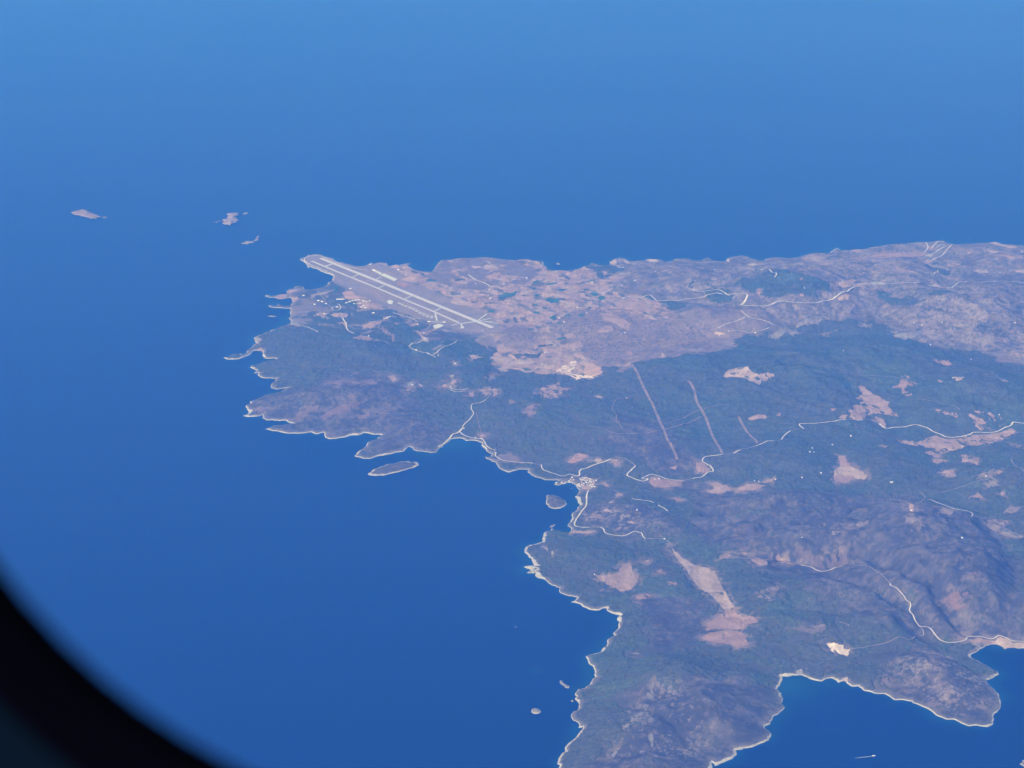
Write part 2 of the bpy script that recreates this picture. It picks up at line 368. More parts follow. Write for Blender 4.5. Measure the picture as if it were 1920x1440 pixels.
FIELDS = [
 ([(1257,1022),(1264,1034),(1280,1046),(1300,1058),(1330,1066),(1338,1070),(1346,1086),(1352,1098),(1362,1116),(1376,1138),(1360,1146),(1342,1126),(1323,1111),(1305,1096),(1292,1078),(1278,1057),(1264,1042)], SOIL_P, 1.5, .12),
 ([(1360,1146),(1376,1137),(1383,1152),(1396,1158),(1413,1156),(1421,1167),(1402,1171),(1392,1180),(1365,1181),(1340,1178),(1322,1184),(1326,1168),(1342,1158)], SOIL_R, 1.5, .2),
 ([(1312,1196),(1330,1186),(1350,1184),(1388,1184),(1396,1192),(1403,1207),(1380,1215),(1366,1207),(1340,1205)], SOIL_R, 1.5, .08),
 ([(1114.7,1077.5),(1147.5,1078),(1159,1075.6),(1162.5,1064),(1168,1057),(1179,1055),(1184,1064),(1187,1075.6),(1197,1081),(1194,1094),(1183,1105),(1164,1109),(1147.5,1100),(1134,1094),(1125,1089)], SOIL_A, 1.5, .1),
 (c4([(290,350),(370,290),(480,262),(560,285),(640,330),(740,320),(830,335),(740,390),(680,400),(660,440),(560,400),(500,365),(420,365),(340,365)]), SOIL_P, 1.6, .36),
 (c3([(290,440),(340,465),(400,530),(500,580),(580,605),(560,650),(600,710),(670,750),(560,745),(480,725),(400,730),(350,740),(300,790),(250,800),(170,760),(200,720),(160,700),(230,680),(190,650),(260,620),(330,600),(240,575),(300,520),(270,460)]), SOIL_A, 2, .26),
 (c3([(380,790),(430,750),(520,790),(540,870),(460,830)]), SOIL_A, 1.6, .2),
 (c3([(640,1000),(720,990),(850,1020),(940,980),(1040,940),(1130,980),(1250,985),(1350,950),(1500,930),(1650,920),(1800,870),(1830,900),(1720,980),(1560,1030),(1430,1050),(1340,1040),(1290,1080),(1180,1100),(1110,1130),(1000,1080),(900,1055),(780,1045),(690,1025)]), SOIL_A, 2, .33),
 (c3([(1360,730),(1420,705),(1560,715),(1690,760),(1720,790),(1640,800),(1700,850),(1600,890),(1500,890),(1440,840),(1400,780)]), SOIL_A, 3, .5),
 (c3([(60,1140),(120,1145),(150,1200),(190,1250),(80,1250)]), SOIL_R, 1.2, .0),
 (c3([(80,1250),(190,1250),(250,1275),(310,1310),(345,1350),(320,1385),(230,1370),(200,1330),(20,1340),(10,1300)]), SOIL_P, 1.2, .18),
 (c3([(20,1340),(200,1330),(230,1370),(150,1410),(30,1410),(10,1360)]), SOIL_R, 1.2, .0),
 (c3([(690,350),(770,345),(760,390),(860,425),(800,450),(740,440),(720,480),(800,540),(740,555),(690,510),(700,460),(600,470),(600,455),(670,430)]), SOIL_R, 1.5, .3),
 (c3([(920,1115),(990,1100),(1080,1140),(1060,1165),(980,1140)]), SOIL_A, 1.5, .2),(c3([(1290,1140),(1340,1130),(1390,1175),(1470,1160),(1460,1240),(1380,1210),(1300,1220)]), SOIL_A, 1.5, .3),
 (c3([(1090,1310),(1130,1290),(1220,1290),(1220,1340),(1150,1355)]), SOIL_A, 1, .15),(c3([(1000,1180),(1060,1170),(1140,1190),(1130,1210),(1020,1220)]), SOIL_A, 2, .4),
 (c3([(1450,1340),(1600,1290),(1720,1290),(1640,1340),(1560,1370)]), SOIL_A, 3, .5),(c3([(990,185),(1150,190),(1260,250),(1180,240),(1060,225)]), SOIL_R, 2, .35),
 (c3([(1000,685),(1100,690),(1250,730),(1250,780),(1180,740),(1080,720)]), SOIL_A, 2, .4),(c3([(1200,365),(1330,365),(1300,390),(1240,400)]), SOIL_P, 1.5, .3),(c3([(1660,365),(1770,410),(1700,400)]), SOIL_P, 1.5, .3),
 (c3([(1800,1030),(1900,1065),(1850,1060)]), SOIL_A, 1, 0),(c3([(490,1045),(550,1050),(520,1070)]), SOIL_R, 1, 0),(c3([(1040,385),(1110,400),(1080,420)]), SOIL_A, 1, 0),
 (c3([(60,770),(100,735),(150,740),(130,790)]), SOIL_A, 1, .2),
 (c4([(540,775),(640,735),(730,750),(730,780),(640,775),(580,795)]), SOIL_A, 1, .1),(c4([(830,740),(870,710),(860,750)]), SOIL_R, 1, 0),(c4([(1360,680),(1440,680),(1400,700)]), SOIL_R, 1, 0),
 (c2([(370,240),(450,230),(500,265),(560,270),(590,330),(540,320),(470,360),(350,335),(420,300)]), SOIL_A, 1.5, .15),
 (c2([(620,340),(660,290),(740,260),(860,250),(940,262),(870,300),(800,320),(700,330)]), SOIL_A, 1.2, .2),(c2([(880,240),(960,210),(1035,180),(990,240)]), SOIL_A, 1, 0),
 (c1([(1380,185),(1450,190),(1560,215),(1700,220),(1690,270),(1560,290),(1430,280),(1370,240)]), SOIL_R, 2, .2),(c1([(1610,390),(1690,405),(1710,425),(1640,420)]), SOIL_R, 1, 0),
 (c5([(1620,1200),(1690,1210),(1760,1290),(1720,1320),(1640,1310)]), SOIL_R, 1.5, .1),(c5([(330,1215),(380,1175),(490,1175),(470,1195),(400,1215)]), (0.50, .33, .26), .8, 0),(c5([(350,1190),(430,1120),(560,1140),(540,1170),(420,1175)]), SOIL_R, 2, .3),
 (c5([(780,1180),(830,1175),(875,1220),(830,1245),(780,1220)]), SOIL_A, 1, 0),(c5([(590,1190),(630,1170),(690,1190),(630,1215)]), SOIL_P, 1, .2),(c5([(1370,1260),(1430,1250),(1420,1290)]), SOIL_R, 1, 0),
 (c5([(60,470),(140,440),(250,400),(290,470),(370,470),(250,540),(330,550),(160,575),(100,560),(120,520),(0,535),(0,510),(60,520)]), SOIL_A, 3, .42),
 (c5([(610,550),(640,545),(690,560),(680,575)]), SOIL_P, .6, 0),(c5([(930,100),(975,95),(990,150),(950,140)]), SOIL_R, 1, 0),(c5([(860,290),(900,255),(945,270),(890,305)]), (0.24,.2,.18), 1, 0),
 (c1([(900,510),(960,495),(1005,540),(930,535)]), SOIL_P, 1.2, .2),(c1([(740,600),(820,555),(910,560),(925,615),(850,600)]), (0.27,.22,.20), 2.5, .35),(c1([(1020,360),(1060,340),(1115,360),(1040,385)]), SOIL_A, 1, 0),(c1([(960,440),(1010,420),(990,445)]), SOIL_P, .6, 0),
 (c1([(1150,620),(1200,615),(1240,650),(1180,645)]), SOIL_A, 1.2, .3),(c1([(1030,710),(1080,670),(1100,690),(1050,720)]), (0.27,.22,.2), 1.2, .2),(c1([(570,752),(620,715),(700,725),(830,722),(780,745),(640,750)]), SOIL_A, 1.2, .1),
 (c1([(1330,1020),(1365,1010),(1360,1050)]), SOIL_A, 1, .2),(c1([(1440,1120),(1520,1100),(1530,1150),(1470,1160)]), SOIL_A, 2, .5),(c1([(1210,1370),(1300,1350),(1380,1370),(1350,1410),(1240,1410)]), SOIL_R, 3, .45),(c1([(870,1320),(930,1310),(1000,1330),(900,1345)]), SOIL_R, 2, .4),
 (c1([(1540,1235),(1650,1245),(1610,1265)]), SOIL_R, 1.5, .3),(c1([(385,930),(410,925),(415,965),(390,970)]), C_PALE, .8, 0),(c1([(280,880),(340,870),(370,920),(350,930)]), (0.3,.28,.26), 1.5, .4),
 (c2([(470,1020),(520,960),(575,955),(590,975),(530,995)]), SOIL_A, .8, 0),(c2([(690,945),(720,935),(760,955)]), SOIL_P, .6, 0),(c2([(790,1010),(850,990),(950,1020),(950,1060),(900,1070),(830,1040)]), SOIL_A, 1.3, .2),(c2([(1030,990),(1060,980),(1230,1030),(1230,1060),(1120,1040)]), SOIL_A, 1, .15),(c2([(1270,910),(1400,930),(1560,1000),(1700,1060),(1520,1110),(1380,1070),(1270,1050),(1230,1010)]), (0.17,.14,.135), 4, .52),
 (c2([(850,1390),(900,1310),(1060,1270),(1090,1270),(1040,1330),(1010,1440),(970,1420)]), (0.25,.22,.20), 3, .5),(c2([(620,730),(700,650),(780,650),(830,720),(800,800),(720,790)]), (0.13,.115,.115), 3, .3),
 (c7([(1235,510),(1300,505),(1360,510),(1370,545),(1420,555),(1400,600),(1340,590),(1280,570),(1260,550)]), SOIL_W, 2.6, .3),(c7([(720,160),(780,110),(890,60),(850,150),(820,200),(760,180)]), (0.24,.21,.2), 3, .5),(c7([(1030,390),(1150,370),(1240,370),(1200,430),(1100,420)]), (0.22,.19,.18), 3, .5),
 (c7([(1350,765),(1395,755),(1400,785),(1360,790)]), SOIL_P, .6, 0),(c7([(1010,740),(1010,705),(1050,700),(1060,740)]), C_PALE, 1, .3),
 (c18([(740,1345),(780,1300),(790,1320),(760,1360)]), C_PALE * .8, 1, .3),(c18([(830,1150),(900,1060),(960,1010),(1000,960),(1030,960),(980,1030),(920,1090),(860,1140)]), C_PALE * .75, 1.6, .45),(c18([(880,590),(920,570),(960,580),(920,610)]), C_PALE * .7, 1.5, .4),(c18([(1020,1190),(1060,1170),(1060,1270),(1040,1290)]), C_PALE * .7, 1.2, .4),(c18([(1010,870),(1050,780),(1060,860),(1070,930),(1020,920)]), C_PALE * .6, 2, .5),
 (c17([(740,600),(800,580),(830,650),(800,720),(830,800),(900,860),(960,900),(930,960),(860,930),(790,850),(750,760),(720,700),(690,690)]), (0.24,.2,.19), 4, .52),(c17([(500,810),(560,760),(630,740),(640,800),(600,860),(540,850)]), (0.25,.2,.18), 3, .45),(c17([(360,820),(370,760),(460,750),(430,820)]), (0.24,.2,.19), 3, .5),(c17([(700,960),(770,900),(800,950),(770,985)]), (0.22,.18,.17), 3, .5),(c17([(1090,960),(1120,920),(1170,960),(1130,980)]), (0.24,.2,.19), 2, .4),
 (c17([(820,180),(900,180),(1000,240),(930,260),(860,230)]), (0.24,.17,.15), 3, .3),(c17([(1020,480),(1100,460),(1220,480),(1240,500),(1130,500),(1060,500)]), SOIL_A, 1.5, .25),(c17([(1220,490),(1260,455),(1300,470),(1350,500),(1440,500),(1440,535),(1300,545),(1240,510)]), SOIL_P, 1.2, .2),(c17([(1060,500),(1140,500),(1150,520),(1090,560)]), C_PALE, 1.5, .3),(c17([(940,440),(1010,450),(1000,480),(950,480)]), (0.3,.23,.2), 1.5, .2),
 (c8([(720,480),(770,465),(820,540),(770,525)]), SOIL_A, 1.2, .2),(c8([(1060,540),(1110,500),(1200,500),(1270,530),(1200,555),(1100,550)]), (0.3,.25,.22), 1.5, .25),(c8([(1500,640),(1600,590),(1780,620),(1740,680),(1640,720),(1560,690)]), (0.27,.23,.21), 2.5, .45),(c8([(1700,540),(1790,460),(1890,500),(1800,550)]), (0.28,.24,.22), 2, .35),(c8([(1380,385),(1470,345),(1510,400),(1450,395)]), SOIL_A, 1.2, .1),(c8([(1680,340),(1710,335),(1715,365),(1690,365)]), SOIL_A, .8, 0),(c8([(1450,170),(1560,130),(1700,100),(1720,120),(1640,170),(1690,270),(1600,280),(1510,250)]), (0.24,.22,.2), 2.5, .45),(c8([(1680,740),(1760,730),(1920,780),(1880,800),(1720,770)]), (0.3,.27,.25), 1.5, .3),(c8([(720,600),(860,580),(920,680),(860,680),(800,710),(780,650)]), (0.26,.23,.22), 3, .55),
 (c8([(0,940),(120,990),(300,1060),(200,1060),(60,1090),(0,1110)]), (0.22,.175,.16), 3, .25),(c8([(1130,1400),(1230,1330),(1350,1360),(1300,1440),(1100,1440)]), (0.24,.17,.155), 3, .2),(c8([(1320,1150),(1440,1140),(1500,1180),(1400,1180)]), (0.22,.17,.16), 3, .3),(c8([(0,720),(200,650),(380,610),(340,650),(120,730),(0,760)]), (0.25,.21,.2), 2, .35),
 (c6([(750,345),(820,330),(800,360)]), C_PALE, .6, 0),(c6([(660,450),(700,425),(740,430),(720,460)]), SOIL_A, 1, .2),(c6([(770,395),(820,375),(825,410),(780,440)]), SOIL_A, 1, .1),(c6([(950,510),(1010,505),(995,555),(960,550)]), SOIL_A, 1, 0),(c6([(1060,480),(1170,475),(1190,490),(1090,500)]), SOIL_A, .8, .1),(c6([(1085,520),(1120,500),(1165,515),(1140,540)]), SOIL_A, 1, .1),(c6([(1185,470),(1240,480),(1240,530),(1190,555),(1200,510)]), SOIL_A, 1, .1),(c6([(1140,385),(1210,315),(1245,315),(1190,370)]), (0.27,.23,.21), 1, .1),
 (c6([(1510,680),(1590,630),(1640,625),(1590,670),(1590,740),(1540,750)]), (0.27,.2,.19), 1.2, .15),(c6([(1370,600),(1420,605),(1390,625)]), (0.27,.2,.19), 1, 0),(c6([(350,410),(395,390),(410,450),(340,450)]), C_PALE, 1.2, .2),(c6([(440,415),(510,440),(470,450)]), SOIL_P, 1.5, .3),(c6([(320,480),(370,470),(360,495)]), SOIL_A, 1, 0),(c6([(1240,1140),(1380,1140),(1490,1200),(1330,1190),(1250,1175)]), (0.22,.18,.17), 1.5, .1),(c6([(1050,950),(1080,925),(1125,935),(1090,965)]), SOIL_A, 1, 0),(c6([(790,210),(830,215),(845,240),(810,240)]), C_PALE, .8, .2),
 (c9([(1100,430),(1180,390),(1300,385),(1480,400),(1690,380),(1640,420),(1450,440),(1250,445)]), (0.24,.19,.18), 2, .3),(c9([(1750,350),(1800,335),(1840,390),(1790,405)]), SOIL_A, 1.2, .2),(c9([(1060,770),(1230,650),(1400,610),(1500,610),(1380,670),(1250,720),(1120,770)]), (0.22,.17,.165), 3, .3),(c9([(820,770),(900,680),(1060,625),(1050,660),(920,720),(850,780)]), (0.21,.165,.16), 2, .3),(c9([(1430,750),(1560,700),(1560,750),(1460,790)]), (0.23,.18,.17), 2, .3),(c9([(1650,770),(1740,620),(1800,610),(1770,690),(1680,800)]), (0.2,.17,.165), 3, .45),(c9([(400,680),(560,650),(470,700)]), (0.2,.16,.15), 2, .3),(c9([(1330,550),(1420,510),(1400,550)]), (0.24,.19,.18), 1.5, .3),(c9([(430,75),(480,65),(495,100),(440,100)]), SOIL_A, 1, 0),(c9([(430,0),(450,0),(430,40)]), C_PALE, .6, 0),
 (c14([(455,1050),(500,1035),(540,1055),(490,1100)]), C_PALE, .7, 0),(c14([(870,850),(910,850),(985,885),(940,910),(860,880)]), C_PALE * .85, 1, .1),(c14([(1150,790),(1190,750),(1300,760),(1250,790)]), SOIL_A, 1.2, .2),(c14([(1310,780),(1420,760),(1520,770),(1500,810),(1350,810)]), SOIL_A, 1.5, .2),(c14([(1390,880),(1440,860),(1500,870),(1500,920),(1450,880)]), SOIL_A, 1, .1),(c14([(1450,530),(1520,510),(1660,590),(1580,610),(1480,600)]), (0.48,.34,.26), 1, 0),(c14([(1680,910),(1760,860),(1830,850),(1790,910),(1700,930)]), SOIL_A, 2, .2),(c14([(1560,1050),(1660,1010),(1780,1050),(1740,1080),(1640,1060)]), SOIL_A, 1.5, .2),(c14([(700,580),(760,545),(830,560),(820,590),(740,600)]), SOIL_A, 1, .1),(c14([(860,600),(940,580),(960,610),(900,640)]), SOIL_A, 1.2, .1),(c14([(830,510),(930,490),(990,500),(900,520),(850,560)]), SOIL_A, 1.2, .1),
 (c13([(430,385),(520,340),(640,325),(590,370),(580,410),(480,400)]), (0.50,.36,.27), .8, 0),(c13([(840,490),(890,475),(940,520),(940,550),(900,540)]), (0.48,.34,.27), .8, 0),(c13([(360,420),(420,410),(540,445),(480,470),(400,450)]), (0.42,.27,.23), 1, .1),(c13([(1080,410),(1130,410),(1130,430),(1090,430)]), SOIL_P, .5, 0),(c13([(980,600),(1060,590),(1200,640),(1160,680),(1060,670),(990,650)]), SOIL_P, 1.2, .12),(c13([(1210,230),(1330,230),(1330,250),(1250,260)]), SOIL_P, .8, 0),(c13([(1340,240),(1400,215),(1520,230),(1480,270),(1360,270)]), SOIL_P, 1, .1),(c13([(1380,350),(1480,310),(1560,300),(1500,370),(1420,390)]), (0.42,.3,.25), 1, .1),(c13([(1490,1150),(1560,1110),(1640,1150),(1700,1170),(1620,1210),(1540,1230),(1500,1180)]), SOIL_A, 1.5, .2),(c13([(1190,1240),(1260,1240),(1350,1265),(1230,1290)]), SOIL_P, 1, .1),(c13([(1430,1260),(1520,1240),(1700,1280),(1600,1330),(1530,1340),(1480,1290)]), SOIL_P, 1.5, .25),(c13([(1500,1390),(1620,1330),(1760,1280),(1920,1290),(1920,1330),(1780,1350),(1640,1370)]), SOIL_P, 1.5, .3),(c13([(30,920),(90,900),(170,850),(250,840),(180,890),(90,940)]), SOIL_A, 1.2, .2),(c13([(220,820),(260,800),(310,800),(260,840)]), SOIL_A, 1, 0),(c13([(520,890),(600,870),(640,890),(560,920)]), SOIL_A, 1, .1),(c13([(560,960),(700,980),(820,920),(900,900),(860,930),(720,1000),(640,1010)]), SOIL_A, 1.5, .25),(c13([(640,1010),(740,1040),(740,1100),(690,1080)]), SOIL_P, 1.2, .3),(c13([(200,900),(260,950),(340,1010),(350,1070),(320,1090),(330,1030),(230,970)]), (0.27,.21,.19), 1.2, .2),(c13([(0,1040),(50,1020),(110,1060),(60,1080),(0,1070)]), SOIL_A, 1, .1),(c13([(560,420),(650,430),(600,450)]), (0.2,.19,.18), 1, 0),
 (c5([(210,300),(290,250),(340,220),(430,195),(420,240),(380,290),(350,310),(420,330),(480,330),(500,345),(560,345),(640,350),(560,380),(500,365),(430,380),(380,350),(330,330)]), SOIL_W, 2.4, .34),(c5([(500,290),(520,240),(590,225),(650,260),(690,310),(650,340),(560,345),(505,330)]), (0.58,.42,.32), 1.2, .05),(c5([(0,300),(100,270),(220,280),(330,300),(200,330),(60,330)]), SOIL_A, 1.5, .25),
 (c12([(860,1345),(1000,1360),(990,1420),(900,1440),(800,1440),(820,1360)]), (0.50,.34,.27), 1.2, .1),(c12([(530,1400),(640,1340),(720,1310),(690,1370),(560,1430)]), SOIL_P, 1, .1),(c12([(1290,1190),(1330,1185),(1370,1260),(1300,1230)]), SOIL_R, .8, 0),(c12([(1120,640),(1250,610),(1330,640),(1430,640),(1510,720),(1420,750),(1330,700),(1220,690)]), SOIL_A, 1.2, .15),(c12([(1000,770),(1120,760),(1180,800),(1340,880),(1300,960),(1220,920),(1120,860),(1020,850)]), SOIL_A, 1.5, .25),(c12([(1450,770),(1540,780),(1640,840),(1560,830)]), SOIL_P, .8, 0),(c12([(1690,800),(1760,805),(1720,825)]), SOIL_P, .6, 0),(c12([(1140,150),(1165,150),(1175,200),(1130,220),(1100,185)]), SOIL_P, .5, 0),(c12([(1080,350),(1270,345),(1220,380),(1110,390)]), SOIL_A, .8, 0),(c12([(1010,300),(1050,290),(1080,330),(1040,335)]), SOIL_A, .8, 0),(c12([(860,410),(920,400),(900,450)]), (.5,.4,.33), .6, 0),(c12([(870,500),(980,455),(950,500)]), SOIL_P, .6, .1),(c12([(980,540),(1140,470),(1100,510),(1020,560)]), SOIL_P, .6, .2),(c12([(520,300),(520,400),(430,400),(340,370),(420,300)]), SOIL_A, 1, .1),(c12([(620,400),(740,350),(760,290),(820,260),(780,330),(740,420),(640,440)]), SOIL_A, 1, .15),(c12([(1510,170),(1560,150),(1630,160),(1640,185),(1560,185)]), (.55,.45,.38), .5, 0),(c12([(1230,160),(1280,165),(1340,200),(1290,210)]), SOIL_P, .8, 0),(c12([(950,980),(1010,920),(1060,900),(1120,900),(1140,950),(1060,980)]), SOIL_A, 1, .2),(c12([(590,1010),(680,980),(720,1040),(620,1060)]), SOIL_A, 1, .1),(c12([(600,1150),(760,1060),(800,1140),(700,1160)]), SOIL_A, 1, .15),(c12([(0,890),(60,870),(330,870),(290,890),(100,900)]), SOIL_A, 1, .1),
 (c11([(515,985),(560,965),(630,990),(580,1000)]), (.62,.47,.36), .4, 0),(c11([(1080,1030),(1170,950),(1230,930),(1250,960),(1200,1010),(1140,1050)]), C_PALE * .75, 1, .15),(c11([(1260,990),(1290,960),(1360,975),(1320,1000)]), C_PALE * .8, .8, .1),(c11([(1350,890),(1440,850),(1500,870),(1420,900),(1340,935)]), (.3,.27,.25), 1, .2),(c11([(1760,640),(1840,590),(1890,600),(1860,650),(1780,655)]), (.55,.42,.34), .8, .25),(c11([(850,295),(910,285),(960,300),(910,320)]), (.5,.44,.38), .5, 0),(c11([(930,570),(960,540),(1020,550),(980,600)]), SOIL_R, .8, .2),(c11([(1370,600),(1420,590),(1420,620)]), SOIL_A, .8, 0),(c11([(640,260),(660,240),(680,250),(670,275)]), (.55,.48,.42), .4, 0),(c11([(1680,510),(1760,480),(1870,510),(1830,530)]), SOIL_A, 1, .2),(c11([(1340,340),(1430,355),(1380,355)]), SOIL_A, .5, 0),(c11([(1400,240),(1500,190),(1650,260),(1700,320),(1560,310)]), (.36,.29,.25), 2, .4),(c11([(1560,1010),(1640,970),(1770,955),(1700,985)]), (.24,.22,.21), 1, .3),(c11([(0,820),(70,815),(60,835)]), (.5,.42,.36), .4, 0),(c11([(0,1180),(60,1220),(0,1230)]), SOIL_P, .6, 0),(c11([(160,1190),(190,1190),(150,1230)]), SOIL_R, .6, 0),
 (c10([(410,220),(440,185),(700,175),(920,185),(980,180),(900,210),(740,225),(620,225),(500,240)]), (.40,.29,.245), 1.5, .2),(c10([(870,270),(950,240),(1000,260),(950,285)]), SOIL_A, 1, .1),(c10([(930,215),(980,195),(1040,200),(990,225)]), C_PALE, .8, .1),(c10([(960,130),(1010,100),(1010,150),(970,160)]), SOIL_A, 1, .2),(c10([(1560,85),(1630,72),(1700,100),(1780,110),(1860,125),(1780,135),(1680,110)]), (.52,.40,.34), .6, 0),(c10([(1550,160),(1680,165),(1640,185)]), SOIL_P, 1, .1),(c10([(1640,200),(1780,200),(1920,210),(1900,240),(1780,240)]), SOIL_A, 1.5, .3),(c10([(1820,345),(1920,350),(1920,380),(1840,370)]), SOIL_P, 1, .2),(c10([(1130,310),(1200,280),(1300,290),(1200,320)]), SOIL_A, 1, .3),(c10([(1340,170),(1390,165),(1380,190)]), SOIL_P, .5, 0),(c10([(1380,360),(1480,340),(1590,370),(1480,385)]), (.42,.37,.33), 1.5, .4),(c10([(1180,440),(1300,430),(1250,450)]), SOIL_P, 1, .2),(c10([(360,490),(420,465),(520,480),(540,495),(440,500)]), C_PALE, .8, .15),(c10([(1000,500),(1040,490),(1100,525),(1160,540),(1100,550),(1040,535)]), SOIL_P, 1, .1),(c10([(190,500),(350,480),(350,505),(220,520)]), SOIL_P, .8, .1),(c10([(620,1010),(690,980),(740,980),(760,1040),(720,1060),(660,1035)]), C_PALE * .85, 1.2, .1),(c10([(750,1020),(830,970),(900,960),(850,1010),(780,1040)]), C_PALE * .75, 1.2, .25),(c10([(890,1000),(940,960),(1030,950),(1010,990),(960,1010)]), (.36,.3,.27), 1.2, .3),(c10([(1030,1020),(1130,1000),(1120,1025),(1060,1035)]), C_PALE * .7, 1, .2),(c10([(860,1060),(920,1040),(940,1080),(880,1090)]), (.32,.27,.24), 1.2, .2),(c10([(270,910),(320,890),(370,915),(300,925)]), (.32,.28,.26), 1, .1),(c10([(560,970),(750,880),(980,870),(860,940),(760,960),(640,990)]), (.27,.24,.22), 2.5, .45),(c10([(1800,1185),(1870,1180),(1860,1210)]), (.45,.33,.26), .8, .1),(c10([(1510,1160),(1620,1170),(1800,1225),(1700,1210),(1600,1200)]), (.22,.2,.19), 1.5, .1),(c10([(250,450),(60,470),(100,500),(170,520)]), SOIL_A, 1.5, .25),(c10([(180,230),(300,220),(380,250),(260,260)]), SOIL_A, 1.2, .3),(c10([(190,155),(290,150),(260,180)]), SOIL_A, 1, .1),(c10([(570,280),(640,310),(700,345),(780,355),(860,385),(780,375),(660,350)]), SOIL_A, 1, .1),(c10([(40,800),(130,760),(190,720),(240,700),(180,770),(80,815)]), (.3,.24,.22), 1.2, .2)]
c19 = lambda p: crop(1030, 860, 12.8, p)
FIELDS += [(c19([(490,520),(590,450),(620,480),(560,560),(650,610),(740,620),(800,560),(760,500),(900,460),(1010,480),(1100,520),(1080,620),(1130,680),(1010,700),(960,740),(780,720),(680,690),(620,620),(520,570)]), (0.42,.36,.34), 1.2, .45),(c19([(1210,590),(1330,570),(1460,620),(1470,690),(1380,670),(1280,640)]), SOIL_A, 1, .3),(c19([(770,690),(890,650),(960,690),(900,740),(790,720)]), (.5,.34,.3), .6, 0),
 (c19([(130,570),(200,570),(160,630)]), C_PALE * 1.3, .4, .1),(c19([(240,600),(300,560),(330,600),(420,560),(300,640)]), C_PALE * 1.3, .4, .2)]

HAL = np.zeros_like(CWX)
for pts_, _c, _w, _h in FIELDS:
    gp = ground_px(pts_)
    a0 = max(0, int((gp[:, 0].min() - cgx[0]) / (STEP * cs)) - 4); a1 = int((gp[:, 0].max() - cgx[0]) / (STEP * cs)) + 5
    b0 = max(0, int((gp[:, 1].min() - cgy[0]) / (STEP * cs)) - 4); b1 = int((gp[:, 1].max() - cgy[0]) / (STEP * cs)) + 5
    sl = (slice(b0, b1), slice(a0, a1))
    pw = np.column_stack(at_z(*gp.T)); d_ = seg_dist(pw, CWX[sl], CWY[sl])
    d_ = np.where(in_poly(gp, CGX[sl], CGY[sl]), -d_, d_)
    HAL[sl] = np.maximum(HAL[sl], np.clip(1 - (d_ + 10) / 110.0, 0, 1) * (1.0 if _h < .3 else .55))
HALO = bilin(HAL, cgx[0], cgy[0], STEP * cs, GX, GY)

# ------------------------------------------------------------------ land cover
n_big = fbm(WX, WY, 1600, 4, 31); n_mid = fbm(WX, WY, 420, 5, 32, .6); n_sm = fbm(WX, WY, 110, 4, 33, .65)
streak = fbm(WX * 1.0 + WY * .35, WY * .28 - WX * .10, 130, 4, 35, .6)
SCRUB = [  # open violet-brown scrub and burnt slopes
 [(460,740),(560,735),(640,700),(700,690),(740,705),(760,740),(800,760),(840,830),(790,850),(760,838),(700,860),(660,856),(700,820),(600,825),(500,806),(450,785)],
 [(1270,905),(1350,920),(1440,915),(1530,925),(1600,930),(1700,935),(1760,950),(1850,970),(1890,1010),(1900,1100),(1940,1170),(1940,1215),(1830,1200),(1760,1215),(1700,1180),(1620,1150),(1560,1120),(1480,1080),(1400,1055),(1350,1030),(1310,1000),(1290,960)],
 [(1150,780),(1230,790),(1280,830),(1290,880),(1230,890),(1170,850),(1140,820)],
 [(1190,1295),(1270,1258),(1380,1262),(1460,1290),(1470,1350),(1440,1400),(1340,1450),(1300,1520),(1060,1580),(1060,1440),(1120,1400),(1180,1360)],
 [(1640,1240),(1720,1205),(1790,1225),(1880,1290),(1880,1370),(1780,1360),(1680,1320)],
 [(1060,940),(1130,940),(1240,950),(1290,990),(1230,1005),(1120,995),(1080,990)],
 [(1210,1130),(1330,1130),(1320,1180),(1240,1230),(1200,1190)]]
DRY = [  # dry grass hills, pinkish grey
 [(915,612),(960,600),(1010,605),(1015,640),(990,655),(940,650)],
 [(1045,600),(1080,585),(1140,588),(1200,600),(1290,585),(1380,572),(1450,608),(1360,618),(1350,655),(1260,668),(1140,682),(1080,655),(1045,625)],
 [(1700,600),(1760,560),(1840,540),(1930,520),(2300,520),(2300,640),(1930,680),(1870,665),(1800,640),(1720,630)],
 [(1490,480),(1570,465),(1650,455),(1760,450),(1700,500),(1640,520),(1600,530),(1560,500)],
]
ROCKY = [  # mixed rock and low scrub of the far north east side
 [(1100,490),(1250,480),(1380,470),(1560,455),(1760,440),(1940,440),(2300,440),(2300,720),(1940,690),(1860,660),(1780,655),(1700,640),(1640,600),(1560,600),(1450,605),(1380,575),(1270,570),(1150,545)]]
m_speck = areas([[(1660,1250),(1740,1215),(1790,1235),(1860,1290),(1870,1340),(1780,1340),(1700,1310)],[(1170,1330),(1240,1290),(1330,1330),(1330,1400),(1240,1440),(1120,1430)],[(1070,945),(1130,945),(1240,960),(1250,990),(1120,990),(1080,980)]], 120, 160, 46)
m_scrub = areas(SCRUB, 140, 260, 41); m_dry = areas(DRY, 90, 380, 42); m_rock = areas(ROCKY, 130, 220, 43)
m_plain = soft_poly(ground_px(PLAIN), 40, 240, 44); m_air = soft_poly(ground_px(AIRF), 40, 10, 45)

def mix(a, b, t):
    return a * (1 - t[..., None]) + np.asarray(b) * t[..., None]
C_SCRUB = np.array((0.054, 0.053, 0.060)); C_ROCK = np.array((0.22, 0.20, 0.19)); C_SOIL = np.array((0.22, 0.155, 0.13))
C_DRYG = np.array((0.165, 0.132, 0.128)); C_PALE = np.array((0.36, 0.355, 0.34)); C_FORE = np.array((0.050, 0.060, 0.046))
A = np.ones(WX.shape + (3,)) * np.array((0.066, 0.070, 0.062))
A = mix(A, C_SCRUB, m_scrub)
A = mix(A, (0.118, 0.100, 0.098), m_rock)
A = mix(A, C_DRYG, m_dry * (1 - .45 * m_rock))
